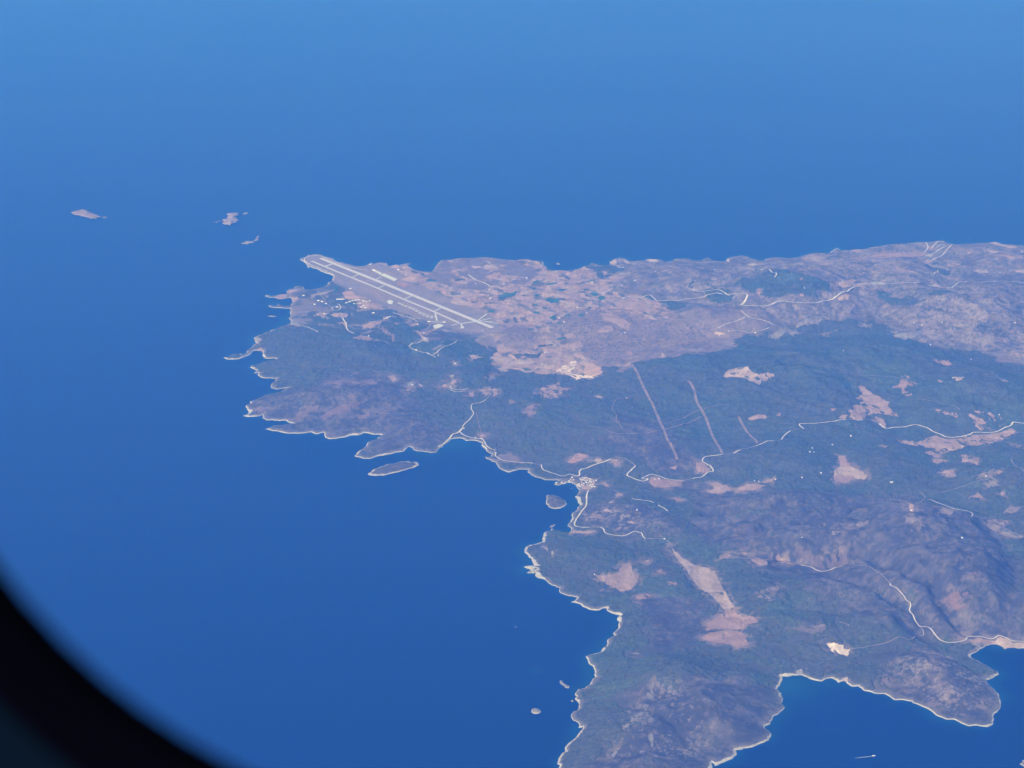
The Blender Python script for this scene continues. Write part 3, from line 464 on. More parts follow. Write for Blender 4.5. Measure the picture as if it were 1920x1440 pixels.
# blotches of thin soil and outcrop, then relief painted onto the ridges
t = sstep(.56, .80, n_sm * .55 + streak * .45 + (n_big - .5) * .5)
A = mix(A, C_ROCK, t * (0.22 + .40 * m_rock - .08 * m_scrub) * (1 - m_air))
t = sstep(.50, .72, streak) * m_rock
A = mix(A, (0.235, 0.18, 0.165), t * .55)
t = sstep(.52, .66, n_mid) * m_rock * (1 - m_dry * .6)
A = mix(A, (0.055, 0.062, 0.052), t * .75)
fine = fbm(WX, WY, 55, 3, 36, .7)
A = mix(A, (0.21, 0.165, 0.15), HALO * sstep(.40, .62, fine * .6 + n_sm * .4) * .9)
t = sstep(.47, .62, fine * .6 + n_mid * .4) * (.35 * m_rock + .25 * m_dry + .18 * m_scrub + .12)
A = mix(A, (0.24, 0.20, 0.185), t * .75)
t = sstep(.50, .36, fine * .55 + n_mid * .45) * (.55 * m_rock + .35 * m_dry)
A = mix(A, (0.06, 0.065, 0.06), t)
t = sstep(.72, .92, R2) * sstep(.45, .75, R1) * (m_scrub + .6 * m_rock)  # crests lightened in the colour to strengthen the relief shading
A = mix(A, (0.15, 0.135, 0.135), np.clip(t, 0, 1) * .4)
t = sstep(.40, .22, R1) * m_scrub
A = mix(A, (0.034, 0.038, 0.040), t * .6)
t = sstep(.55, .7, n_mid) * m_scrub
A = mix(A, (0.036, 0.040, 0.040), t * .6)

# field quilt of the plain (each cell one parcel)
DIST = areas([[(545,545),(620,540),(650,552),(700,572),(760,590),(830,608),(900,615),(930,640),(900,675),(820,670),(740,655),(690,640),(620,615),(560,605),(545,590)]], 50, 60, 49)
sq = ridged(WX + warpx * .3, WY + warpy * .3, 420, 2, 15)
sq2 = ridged(WX * .8 + WY * .3 + warpx * .4, WY * .7 - WX * .2, 560, 2, 25)
t = sstep(.86, .95, sq2) * m_rock * sstep(.42, .6, n_mid)
A = mix(A, (0.24, 0.20, 0.19), t * .8)
t = sstep(.80, .93, sq) * DIST * sstep(.35, .6, n_sm + .1)
A = mix(A, (0.27, 0.225, 0.205), t * .9)
A = mix(A, (0.15, 0.125, 0.12), DIST * sstep(.44, .62, n_mid) * .8)
rngq = np.random.RandomState(5)
ca, sa = math.cos(0.35), math.sin(0.35)
QX = (WX * ca + WY * sa) / 80.0; QY = (-WX * sa + WY * ca) / 125.0
QX = QX + (fbm(WX, WY, 260, 3, 51) - .5) * 2.2; QY = QY + (fbm(WX, WY, 260, 3, 52) - .5) * 2.2
sub = (m_plain > 0.02)
qx, qy = QX[sub], QY[sub]
ix, iy = np.floor(qx).astype(int), np.floor(qy).astype(int)
d1 = np.full(qx.shape, 9.); d2 = np.full(qx.shape, 9.); cid = np.zeros(qx.shape, int)
J = rngq.rand(128, 128, 2)
for oy in (-1, 0, 1):
    for ox in (-1, 0, 1):
        jx, jy = ix + ox, iy + oy
        p = J[jy & 127, jx & 127]
        d = np.maximum(np.abs(jx + .15 + .7 * p[:, 0] - qx), np.abs(jy + .15 + .7 * p[:, 1] - qy))
        b = d < d1
        d2 = np.where(b, d1, np.minimum(d2, d)); cid = np.where(b, (jy & 127) * 128 + (jx & 127), cid); d1 = np.where(b, d, d1)
pal = np.array([(0.37,0.27,0.22),(0.33,0.24,0.20),(0.42,0.31,0.25),(0.28,0.21,0.185),(0.20,0.175,0.15),(0.13,0.125,0.10),(0.37,0.31,0.25),(0.30,0.22,0.20),(0.08,0.085,0.06),(0.07,0.115,0.075)])
pick = rngq.choice(len(pal), 128 * 128, p=[.19,.17,.12,.13,.10,.08,.07,.08,.045,.015])
qc = pal[pick[cid]] * np.array((.86, .84, .88))
edge = sstep(.10, .02, d2 - d1)[:, None]
qc = qc * (1 - .45 * edge) + np.array((0.09, 0.09, 0.07)) * .45 * edge
A[sub] = A[sub] * (1 - m_plain[sub][:, None]) + qc * m_plain[sub][:, None]
t = sstep(.86, .94, sq2) * m_plain * (1 - m_air) * sstep(.4, .55, n_sm)
A = mix(A, (0.33, 0.26, 0.23), t * .7)
t = sstep(.88, .95, sq) * m_plain * (1 - m_air)
A = mix(A, (0.06, 0.07, 0.06), t * .55)
# dry hills inside the plain have no parcels
A = mix(A, C_DRYG * .92, m_dry * m_plain * .8)
WDRY = areas([[(820,490),(890,484),(960,488),(1000,500),(1010,515),(980,535),(940,530),(900,545),(850,540),(790,520),(810,508)]], 40, 60, 47)
A = mix(A, (0.125, 0.105, 0.105), WDRY * sstep(.42, .52, n_mid) * .9)
A = mix(A, (0.178, 0.155, 0.162), m_air * .92)
A = mix(A, (0.22, 0.165, 0.15), m_air * sstep(.52, .62, n_mid) * .45)
fleck = fbm(WX, WY, 34, 3, 38, .85) * .6 + fbm(WX, WY, 15, 1, 39) * .4
t = sstep(.57, .70, fleck + (n_sm - .5) * .45 + (n_mid - .5) * .35)
A = mix(A, (0.27, 0.24, 0.225), t * (.16 + .04 * m_scrub + .36 * m_rock + .42 * m_speck) * (1 - m_air) * .9)
t = sstep(.45, .33, fleck) * (1 - m_air)
A = mix(A, (0.05, 0.056, 0.052), t * (.35 * m_rock + .3 * m_dry + .45 * m_plain))
A = A * (0.86 + 0.28 * n_sm)[..., None] * (0.9 + 0.2 * n_mid)[..., None]
# bare light rock close to the shore
t = sstep(70, 8, D + (n_sm - .5) * 90)
A = mix(A, C_ROCK, t * .35)

# forest density 0..1
fo = 0.70 + (n_mid - .5) * 1.0 + (n_sm - .5) * 1.3 + (fbm(WX, WY, 38, 2, 37) - .5) * .5 + (n_big - .5) * .45
fo = fo - .62 * m_scrub - 1.2 * m_dry - .62 * m_rock - 1.25 * m_plain - 1.5 * m_air
WOOD = [  # dark closed woods inside the open country
 [(655,562),(700,580),(760,590),(800,612),(780,640),(830,640),(900,640),(930,660),(900,680),(800,680),(700,660),(640,640),(560,610),(580,580),(620,590)],
 [(1430,505),(1480,500),(1540,525),(1575,550),(1530,565),(1470,562),(1400,552),(1390,530)],
 [(945,650),(980,640),(1030,645),(1035,658),(1000,668),(960,664)],[(1045,505),(1080,508),(1070,520),(1055,540),(1045,525)],
 [(1090,500),(1140,497),(1160,510),(1130,520),(1080,530)],[(1325,545),(1360,545),(1400,560),(1380,572),(1330,575)],
 [(1340,660),(1360,625),(1400,630),(1480,640),(1560,625),(1640,640),(1700,640),(1760,660),(1860,690),(1930,720),(1930,800),(1300,800),(1200,690)],
 [(1740,480),(1765,500),(1775,515),(1755,510)],[(1760,545),(1780,548),(1775,560),(1740,575),(1735,565)],[(1650,545),(1700,560),(1730,570),(1700,585),(1650,575)]]
m_wood = areas(WOOD, 60, 300, 48)
fo = fo + .85 * m_wood * (1 - .8 * m_air)
fo = fo - HALO * (.15 + 1.3 * (1 - sstep(.38, .58, fine * .6 + n_sm * .4)) * 0 + .75 * sstep(.40, .60, fine * .5 + n_sm * .5))
# stands thin out along the road cuts, clearings and shore
fo = fo - sstep(45, 5, D) * .9 - .10 * m_speck - DIST * (.25 + .6 * sstep(.78, .9, sq) + .5 * sstep(.45, .6, n_mid))
FOR = sstep(.38, .62, fo)
CAN = Z + (FOR - 0.5) * 14 + (fbm(WX, WY, 34, 3, 61, .8) - .5) * 9 * FOR
TOP = np.maximum(Z, np.where(FOR > .15, CAN, -99))
def top(x, y):
    u, v = to_px(x, y)
    return bilin(TOP, gx[0], gy[0], STEP, u, v)

# ------------------------------------------------------------------ materials
def new_mat(name):
    m = bpy.data.materials.new(name); m.use_nodes = True
    n = m.node_tree.nodes; b = n['Principled BSDF']
    return m, m.node_tree, b
def ground_mat(name, wl=(45, 12), amp=(0.75, 1.28), rough=0.95, hue=0.0):
    m, t, b = new_mat(name)
    at = t.nodes.new('ShaderNodeAttribute'); at.attribute_name = 'albedo'
    tc = t.nodes.new('ShaderNodeTexCoord')
    n1 = t.nodes.new('ShaderNodeTexNoise'); n1.inputs['Scale'].default_value = 1.0 / wl[0]; n1.inputs['Detail'].default_value = 5; n1.inputs['Roughness'].default_value = .7
    n2 = t.nodes.new('ShaderNodeTexNoise'); n2.inputs['Scale'].default_value = 1.0 / wl[1]; n2.inputs['Detail'].default_value = 2
    for n in (n1, n2): t.links.new(tc.outputs['Object'], n.inputs['Vector'])
    mr = t.nodes.new('ShaderNodeMapRange'); mr.inputs['From Min'].default_value = .3; mr.inputs['From Max'].default_value = .7
    mr.inputs['To Min'].default_value = amp[0]; mr.inputs['To Max'].default_value = amp[1]
    ad = t.nodes.new('ShaderNodeMath'); ad.operation = 'ADD'; md = t.nodes.new('ShaderNodeMath'); md.operation = 'MULTIPLY'; md.inputs[1].default_value = .5
    t.links.new(n1.outputs[0], ad.inputs[0]); t.links.new(n2.outputs[0], ad.inputs[1]); t.links.new(ad.outputs[0], md.inputs[0])
    t.links.new(md.outputs[0], mr.inputs['Value'])
    mx = t.nodes.new('ShaderNodeVectorMath'); mx.operation = 'SCALE'
    t.links.new(at.outputs['Color'], mx.inputs[0]); t.links.new(mr.outputs[0], mx.inputs['Scale'])
    t.links.new(mx.outputs[0], b.inputs['Base Color'])
    b.inputs['Roughness'].default_value = rough
    b.inputs['Specular IOR Level'].default_value = 0.1
    return m
def plain_mat(name, col, rough=0.7, noise=None, spec=0.3):
    m, t, b = new_mat(name)
    b.inputs['Base Color'].default_value = (*col, 1); b.inputs['Roughness'].default_value = rough
    b.inputs['Specular IOR Level'].default_value = spec
    if noise:
        wl, amp = noise
        tc = t.nodes.new('ShaderNodeTexCoord'); n1 = t.nodes.new('ShaderNodeTexNoise'); n1.inputs['Scale'].default_value = 1.0 / wl; n1.inputs['Detail'].default_value = 4
        t.links.new(tc.outputs['Object'], n1.inputs['Vector'])
        mr = t.nodes.new('ShaderNodeMapRange'); mr.inputs['From Min'].default_value = .3; mr.inputs['From Max'].default_value = .7
        mr.inputs['To Min'].default_value = 1 - amp; mr.inputs['To Max'].default_value = 1 + amp
        t.links.new(n1.outputs[0], mr.inputs['Value'])
        mx = t.nodes.new('ShaderNodeVectorMath'); mx.operation = 'SCALE'; mx.inputs[0].default_value = col
        t.links.new(mr.outputs[0], mx.inputs['Scale']); t.links.new(mx.outputs[0], b.inputs['Base Color'])
    return m
M_LAND = ground_mat('ground_cover'); M_FOREST = ground_mat('pine_forest', (60, 22), (0.45, 1.7), 1.0)
M_FIELD = ground_mat('bare_soil', (50, 10), (0.86, 1.14)); M_SHORE = ground_mat('shore_rock', (30, 8), (0.7, 1.25))
M_ROAD = plain_mat('road_gravel', (0.50, 0.49, 0.49), .9, (60, .22)); M_TRACK = plain_mat('dirt_track', (0.185, 0.148, 0.14), .95, (90, .3))
M_FAINT = plain_mat('worn_track', (0.27, 0.25, 0.24), .95, (90, .3))
M_ASPH = plain_mat('aged_asphalt', (0.42, 0.42, 0.48), .85, (120, .06)); M_CONC = plain_mat('apron_concrete', (0.46, 0.50, 0.50), .85, (60, .08))
M_PAINT = plain_mat('white_paint', (0.8, 0.8, 0.8), .6)
M_WHITE = plain_mat('whitewash', (0.62, 0.64, 0.66), .7); M_ROOF = plain_mat('clay_tile', (0.42, 0.22, 0.15), .8); M_METAL = plain_mat('pale_metal_sheet', (0.68, 0.71, 0.74), .45)
M_FOAM = plain_mat('foam', (0.30, 0.36, 0.42), .8); M_HULL = plain_mat('hull_paint', (0.82, 0.82, 0.82), .35); M_GLASS = plain_mat('dark_glazing', (0.03, 0.04, 0.05), .15)

# ------------------------------------------------------------------ terrain and forest meshes
def lattice_mesh(name, Zz, keep, colors, x=WX, y=WY):
    nr, nc = Zz.shape
    q = keep[:-1, :-1] | keep[1:, :-1] | keep[:-1, 1:] | keep[1:, 1:]
    j, i = np.nonzero(q)
    a = j * nc + i
    f = np.column_stack([a, a + 1, a + nc + 1, a + nc])[:, ::-1]
    used, inv = np.unique(f.ravel(), return_inverse=True)
    co = np.column_stack([x.ravel()[used], y.ravel()[used], Zz.ravel()[used]])
    return np_mesh(name, co, inv.reshape(-1, 4), colors.reshape(-1, 3)[used])
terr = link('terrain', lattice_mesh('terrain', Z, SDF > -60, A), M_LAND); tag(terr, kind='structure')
FC = np.ones(A.shape) * C_FORE
g = fbm(WX, WY, 700, 4, 71)
FC = mix(FC, (0.050, 0.067, 0.050), sstep(.4, .65, g)); FC = mix(FC, (0.062, 0.064, 0.060), sstep(.50, .65, n_mid) * .6)
FC = mix(FC, (0.060, 0.068, 0.062), m_scrub * .6)
FC = FC * (0.66 + 0.36 * n_sm + 0.42 * fbm(WX, WY, 30, 2, 72, .8))[..., None]
fo_o = link('forest', lattice_mesh('forest', CAN, (FOR > .22) & (SDF > 0), FC), M_FOREST)
tag(fo_o, 'dark pine forest covering the island hills', 'forest', kind='stuff')

# ------------------------------------------------------------------ sea
def sea_material():
    m, t, b = new_mat('sea_water')
    at = t.nodes.new('ShaderNodeAttribute'); at.attribute_name = 'albedo'
    tc = t.nodes.new('ShaderNodeTexCoord')
    mp = t.nodes.new('ShaderNodeMapping'); mp.inputs['Scale'].default_value = (1 / 5200., 1 / 2600., 1); mp.inputs['Rotation'].default_value = (0, 0, .5)
    n1 = t.nodes.new('ShaderNodeTexNoise'); n1.inputs['Scale'].default_value = 1.0; n1.inputs['Detail'].default_value = 6; n1.inputs['Roughness'].default_value = .6
    t.links.new(tc.outputs['Object'], mp.inputs[0]); t.links.new(mp.outputs[0], n1.inputs['Vector'])
    mr = t.nodes.new('ShaderNodeMapRange'); mr.inputs['From Min'].default_value = .3; mr.inputs['From Max'].default_value = .7
    mr.inputs['To Min'].default_value = .95; mr.inputs['To Max'].default_value = 1.05
    t.links.new(n1.outputs[0], mr.inputs['Value'])
    mx = t.nodes.new('ShaderNodeVectorMath'); mx.operation = 'SCALE'
    t.links.new(at.outputs['Color'], mx.inputs[0]); t.links.new(mr.outputs[0], mx.inputs['Scale']); t.links.new(mx.outputs[0], b.inputs['Base Color'])
    mr2 = t.nodes.new('ShaderNodeMapRange'); mr2.inputs['From Min'].default_value = .3; mr2.inputs['From Max'].default_value = .7
    mr2.inputs['To Min'].default_value = .39; mr2.inputs['To Max'].default_value = .41
    t.links.new(n1.outputs[0], mr2.inputs['Value']); t.links.new(mr2.outputs[0], b.inputs['Roughness'])
    b.inputs['IOR'].default_value = 1.33
    b.inputs['Specular IOR Level'].default_value = 0.38
    return m
M_SEA = sea_material()
SEA_DEEP = np.array((0.0004, 0.006, 0.062)); SEA_SHAL = np.array((0.012, 0.10, 0.15))
SX, SY = np.meshgrid(np.arange(380, 2460, 5.0), np.arange(440, 1640, 5.0))
SWX, SWY = at_z(SX, SY)
sdist = bilin(SDF, gx[0], gy[0], STEP, SX, SY)
sh = sstep(-150, 0, sdist + (fbm(SWX, SWY, 500, 3, 81) - .62) * 260)
for (px, py, r, s) in [(1472,1285,300,1.5),(848,830,260,1.1),(1075,948,160,.5),(1830,1232,200,.5),(1080,1000,150,.5),(1006,1256,45,.75),(600,536,150,.3),(990,1066,120,.6),(1155,1150,150,.4),(1870,1212,140,.5),(1050,900,90,.5)]:
    x, y = at_z(px, py)
    sh = np.maximum(sh * .9, s * np.exp(-((SWX - x) ** 2 + (SWY - y) ** 2) / r ** 2))
SCOL = mix(np.ones(SX.shape + (3,)) * SEA_DEEP, SEA_SHAL, sh * .75)
BIG = 260000.0
sea = link('sea', lattice_mesh('sea', np.zeros_like(SX), np.ones(SX.shape, bool), SCOL, SWX, SWY), M_SEA); tag(sea, kind='structure')
osea = np_mesh('open_sea', np.array([(-BIG, -60000, -.6), (BIG, -60000, -.6), (BIG, BIG, -.6), (-BIG, BIG, -.6)]), np.array([[0, 1, 2, 3]]), np.ones((4, 3)) * SEA_DEEP)
os_o = link('open_sea', osea, M_SEA); tag(os_o, kind='structure')

# ------------------------------------------------------------------ shore rim of pale rock and beach
def shore_ribbon():
    P = np.array(fractal([tuple(p) for p in coast_w], it=1, amp=0.06, rng=random.Random(8)))
    n = len(P)
    T = np.roll(P, -1, 0) - np.roll(P, 1, 0); T /= np.linalg.norm(T, axis=1)[:, None] + 1e-9
    area = np.sum(P[:, 0] * np.roll(P[:, 1], -1) - np.roll(P[:, 0], -1) * P[:, 1])
    N = np.column_stack([-T[:, 1], T[:, 0]]) * (1 if area > 0 else -1)
    nz = fbm(P[:, 0], P[:, 1], 260, 4, 91, .65)
    w = 2 + 30 * sstep(.42, .80, nz)
    w *= .55 + .9 * vnoise(P[:, 0] / 38, P[:, 1] / 38, 3)
    w *= np.where(sstep(.30, .40, fbm(P[:, 0] + 999, P[:, 1], 420, 3, 93)) > .5, 1, .25)
    ppx = np.column_stack(to_px(P[:, 0], P[:, 1]))
    far = ppx[:, 1] < 530
    w = np.where(far, w * .75, w)
    for (a, b, r, k) in [(995,1050,40,1.7),(1000,1075,25,2.2),(1100,1140,30,1.3),(1145,1190,35,1.1),(1110,1270,40,1.0),(1400,1400,50,1.3),(1560,1272,90,1.0),(1760,1345,110,.9),(470,692,30,1.1),(465,770,20,1.6),(435,668,22,1.6),(480,636,10,2.2),(1052,1425,20,1.8),(880,824,40,.9),(560,812,60,1.0),(640,820,60,1.1),(700,845,60,1.0),(1864,455,30,2.2),(600,490,45,1.5),(650,495,30,1.3),(890,484,70,1.0),(1050,505,40,1.2)]:
        q = np.hypot(ppx[:, 0] - a, ppx[:, 1] - b) < r
        w = np.where(q, np.maximum(w, 9) * k, w)
    w = np.where((ppx[:, 1] > 560) & (ppx[:, 1] < 1500) & (w < 3), 3, w)
    rows = []
    offs = (-5, 0, .35, .75, 1.0)
    co = []; colr = []
    for k, o in enumerate(offs):
        s = o if o == -5 else o * w
        q = P + N * (s[:, None] if np.ndim(s) else s)
        z = np.maximum(top(q[:, 0], q[:, 1]), .2) + (2.2 if o > 0 else .8)
        if o == -5: z = np.full(n, -.3)
        co.append(np.column_stack([q, z]))
        v = .75 + .5 * fbm(q[:, 0], q[:, 1], 40, 3, 95)
        v = v * (.72 if k == 4 else 1)
        colr.append(C_PALE[None] * 1.0 * v[:, None])
    co = np.vstack(co); colr = np.vstack(colr)
    i = np.arange(n); j = (i + 1) % n
    ok = (np.hypot(*(P[j] - P[i]).T) < 700) & (ppx[:, 0] < 2380)
    f = []
    for k in range(len(offs) - 1):
        f.append(np.column_stack([k * n + i, k * n + j, (k + 1) * n + j, (k + 1) * n + i])[ok])
    o = link('shore', np_mesh('shore', co, np.vstack(f), colr), M_SHORE); tag(o, kind='structure')
shore_ribbon()

# ------------------------------------------------------------------ clearings, fields, quarries
def field(name, pts, col, warp=3.0, holes=.0, lift=2.6, st=1.0, seed=0, label=None, cat=None, kind='structure', group=None, raw=False, mat=None):
    P = ground_px(pts) if not raw else np.asarray(pts)
    if mat is None and name == 'bare_field': col = np.asarray(col) * np.array((.66, .65, .68))
    x0, y0 = P.min(0) - 4; x1, y1 = P.max(0) + 4
    fx, fy = np.meshgrid(np.arange(x0, x1 + st, st), np.arange(y0, y1 + st, st))
    wx, wy = at_z(fx, fy)
    warp = warp * 1.25 if name == 'bare_field' else warp
    ox = (fbm(wx, wy, 110, 5, 100 + seed, .75) - .5) * warp * 3.6; oy = (fbm(wx, wy, 110, 5, 130 + seed, .75) - .5) * warp * 2.0
    ins = in_poly(P, fx + ox, fy + oy)
    if holes > 0:
        h = fbm(wx + wy * .5, wy * .40 - wx * .25, 60, 3, 150 + seed, .7)
        hr = ridged(wx * .8 + wy * .4, wy * .5 - wx * .2, 190, 2, 60 + seed)
        ins &= ~((h > (1.0 - holes * 1.02)) | ((hr > .955 - holes * .12) & (h > .42)))
    c = ins[:-1, :-1]
    j, i = np.nonzero(c)
    if len(j) == 0: return None
    nc = fx.shape[1]; a = j * nc + i
    f = np.column_stack([a, a + 1, a + nc + 1, a + nc])[:, ::-1]
    used, inv = np.unique(f.ravel(), return_inverse=True)
    X = wx.ravel()[used]; Y = wy.ravel()[used]
    zz = top(X, Y) + lift
    v = (.70 + .36 * fbm(X, Y, 140, 3, 170 + seed) + .28 * fbm(X, Y, 28, 2, 180 + seed))[:, None] * np.asarray(col)[None]
    # ploughed parcels of slightly different soil
    s = np.sin((X * math.cos(seed) + Y * math.sin(seed) + 60 * fbm(X, Y, 200, 2, 9)) / 34.0)
    v = v * (1 + .07 * np.sign(s))[:, None]
    me = np_mesh(name, np.column_stack([X, Y, zz]), inv.reshape(-1, 4), v)
    o = link(name, me, mat or M_FIELD)
    tag(o, label, cat, group, kind)
    return o
for k, (pts, col, wrp, hol) in enumerate(FIELDS):
    field('bare_field', pts, col, wrp, hol, seed=k % 23)
GREEN = (0.045, 0.105, 0.085)
for k, pts in enumerate([c12([(360,610),(400,595),(540,600),(520,640),(440,650)]),c12([(860,540),(930,525),(980,550),(940,575)]),c12([(960,600),(990,565),(1050,575),(1040,600),(990,615)]),c12([(490,1050),(580,1030),(590,1050),(500,1065)]),c12([(320,700),(370,690),(405,710),(380,720)]),
    c12([(225,760),(260,740),(315,745),(280,770)]),c12([(415,820),(450,790),(500,800),(470,830)]),c12([(500,870),(540,850),(540,880)]),c12([(215,410),(290,390),(320,400),(240,430)]),c12([(370,430),(500,415),(500,435),(390,440)]),c12([(580,790),(650,770),(640,790),(590,810)]),
    c12([(730,780),(790,765),(820,790),(760,800)]),c13([(1390,760),(1440,715),(1480,730),(1470,750)]),c13([(1660,680),(1710,675),(1700,690)]),c12([(210,490),(270,490),(250,505)]),c12([(230,560),(300,545),(300,575)]),c12([(500,505),(540,485),(620,495),(560,515)]),
    c14([(1350,480),(1400,450),(1405,500),(1360,530)]),c13([(1520,560),(1740,520),(1700,570),(1560,600)])]):
    field('green_field', pts, GREEN if k not in (8, 9, 16, 17, 18) else (0.05, 0.10, 0.08), .8, 0, lift=3.4, seed=k)

# ------------------------------------------------------------------ roads, tracks, runway: draped ribbons
def smooth_line(P, n=4):
    P = np.asarray(P, float)
    if len(P) < 3: 
        t = np.linspace(0, 1, 6)[:, None]; return P[0] * (1 - t) + P[1] * t
    Q = np.vstack([2 * P[0] - P[1], P, 2 * P[-1] - P[-2]]); out = []
    for i in range(1, len(Q) - 2):
        for k in range(n):
            t = k / n; a, b, c, d = Q[i - 1], Q[i], Q[i + 1], Q[i + 2]
            out.append(.5 * ((2 * b) + (-a + c) * t + (2 * a - 5 * b + 4 * c - d) * t * t + (-a + 3 * b - 3 * c + d) * t ** 3))
    out.append(P[-1]); return np.array(out)
def resample(P, step):
    d = np.r_[0, np.cumsum(np.hypot(*np.diff(P, axis=0).T))]
    n = max(2, int(d[-1] / step) + 1); t = np.linspace(0, d[-1], n)
    return np.column_stack([np.interp(t, d, P[:, 0]), np.interp(t, d, P[:, 1])])
def ribbon(name, pts, w, mat, lift=4.0, jit=.18, seed=1, straight=False, z=None, kind='structure', **kw):
    P = np.column_stack(on_land(*np.array(pts, float).T))
    P = P if straight else smooth_line(P)
    P = resample(P, 22.0)
    T = np.gradient(P, axis=0); T /= np.linalg.norm(T, axis=1)[:, None] + 1e-9
    N = np.column_stack([-T[:, 1], T[:, 0]])
    ww = w * (1 + jit * 2 * (fbm(P[:, 0], P[:, 1], 160, 3, 200 + seed) - .5))
    L = P + N * ww[:, None] / 2; R = P - N * ww[:, None] / 2
    if z is None:
        zz = np.maximum(np.maximum(top(L[:, 0], L[:, 1]), top(R[:, 0], R[:, 1])), top(P[:, 0], P[:, 1])) + lift
        k = np.ones(3) / 3; zz = np.maximum(zz, np.convolve(np.pad(zz, 1, mode='edge'), k, 'valid'))
    else: zz = np.full(len(P), z)
    n = len(P); co = np.vstack([np.column_stack([L, zz]), np.column_stack([R, zz])])
    i = np.arange(n - 1)
    f = np.column_stack([i, i + 1, n + i + 1, n + i])
    o = link(name, np_mesh(name, co, f), mat); tag(o, kind=kind, **kw)
    return o
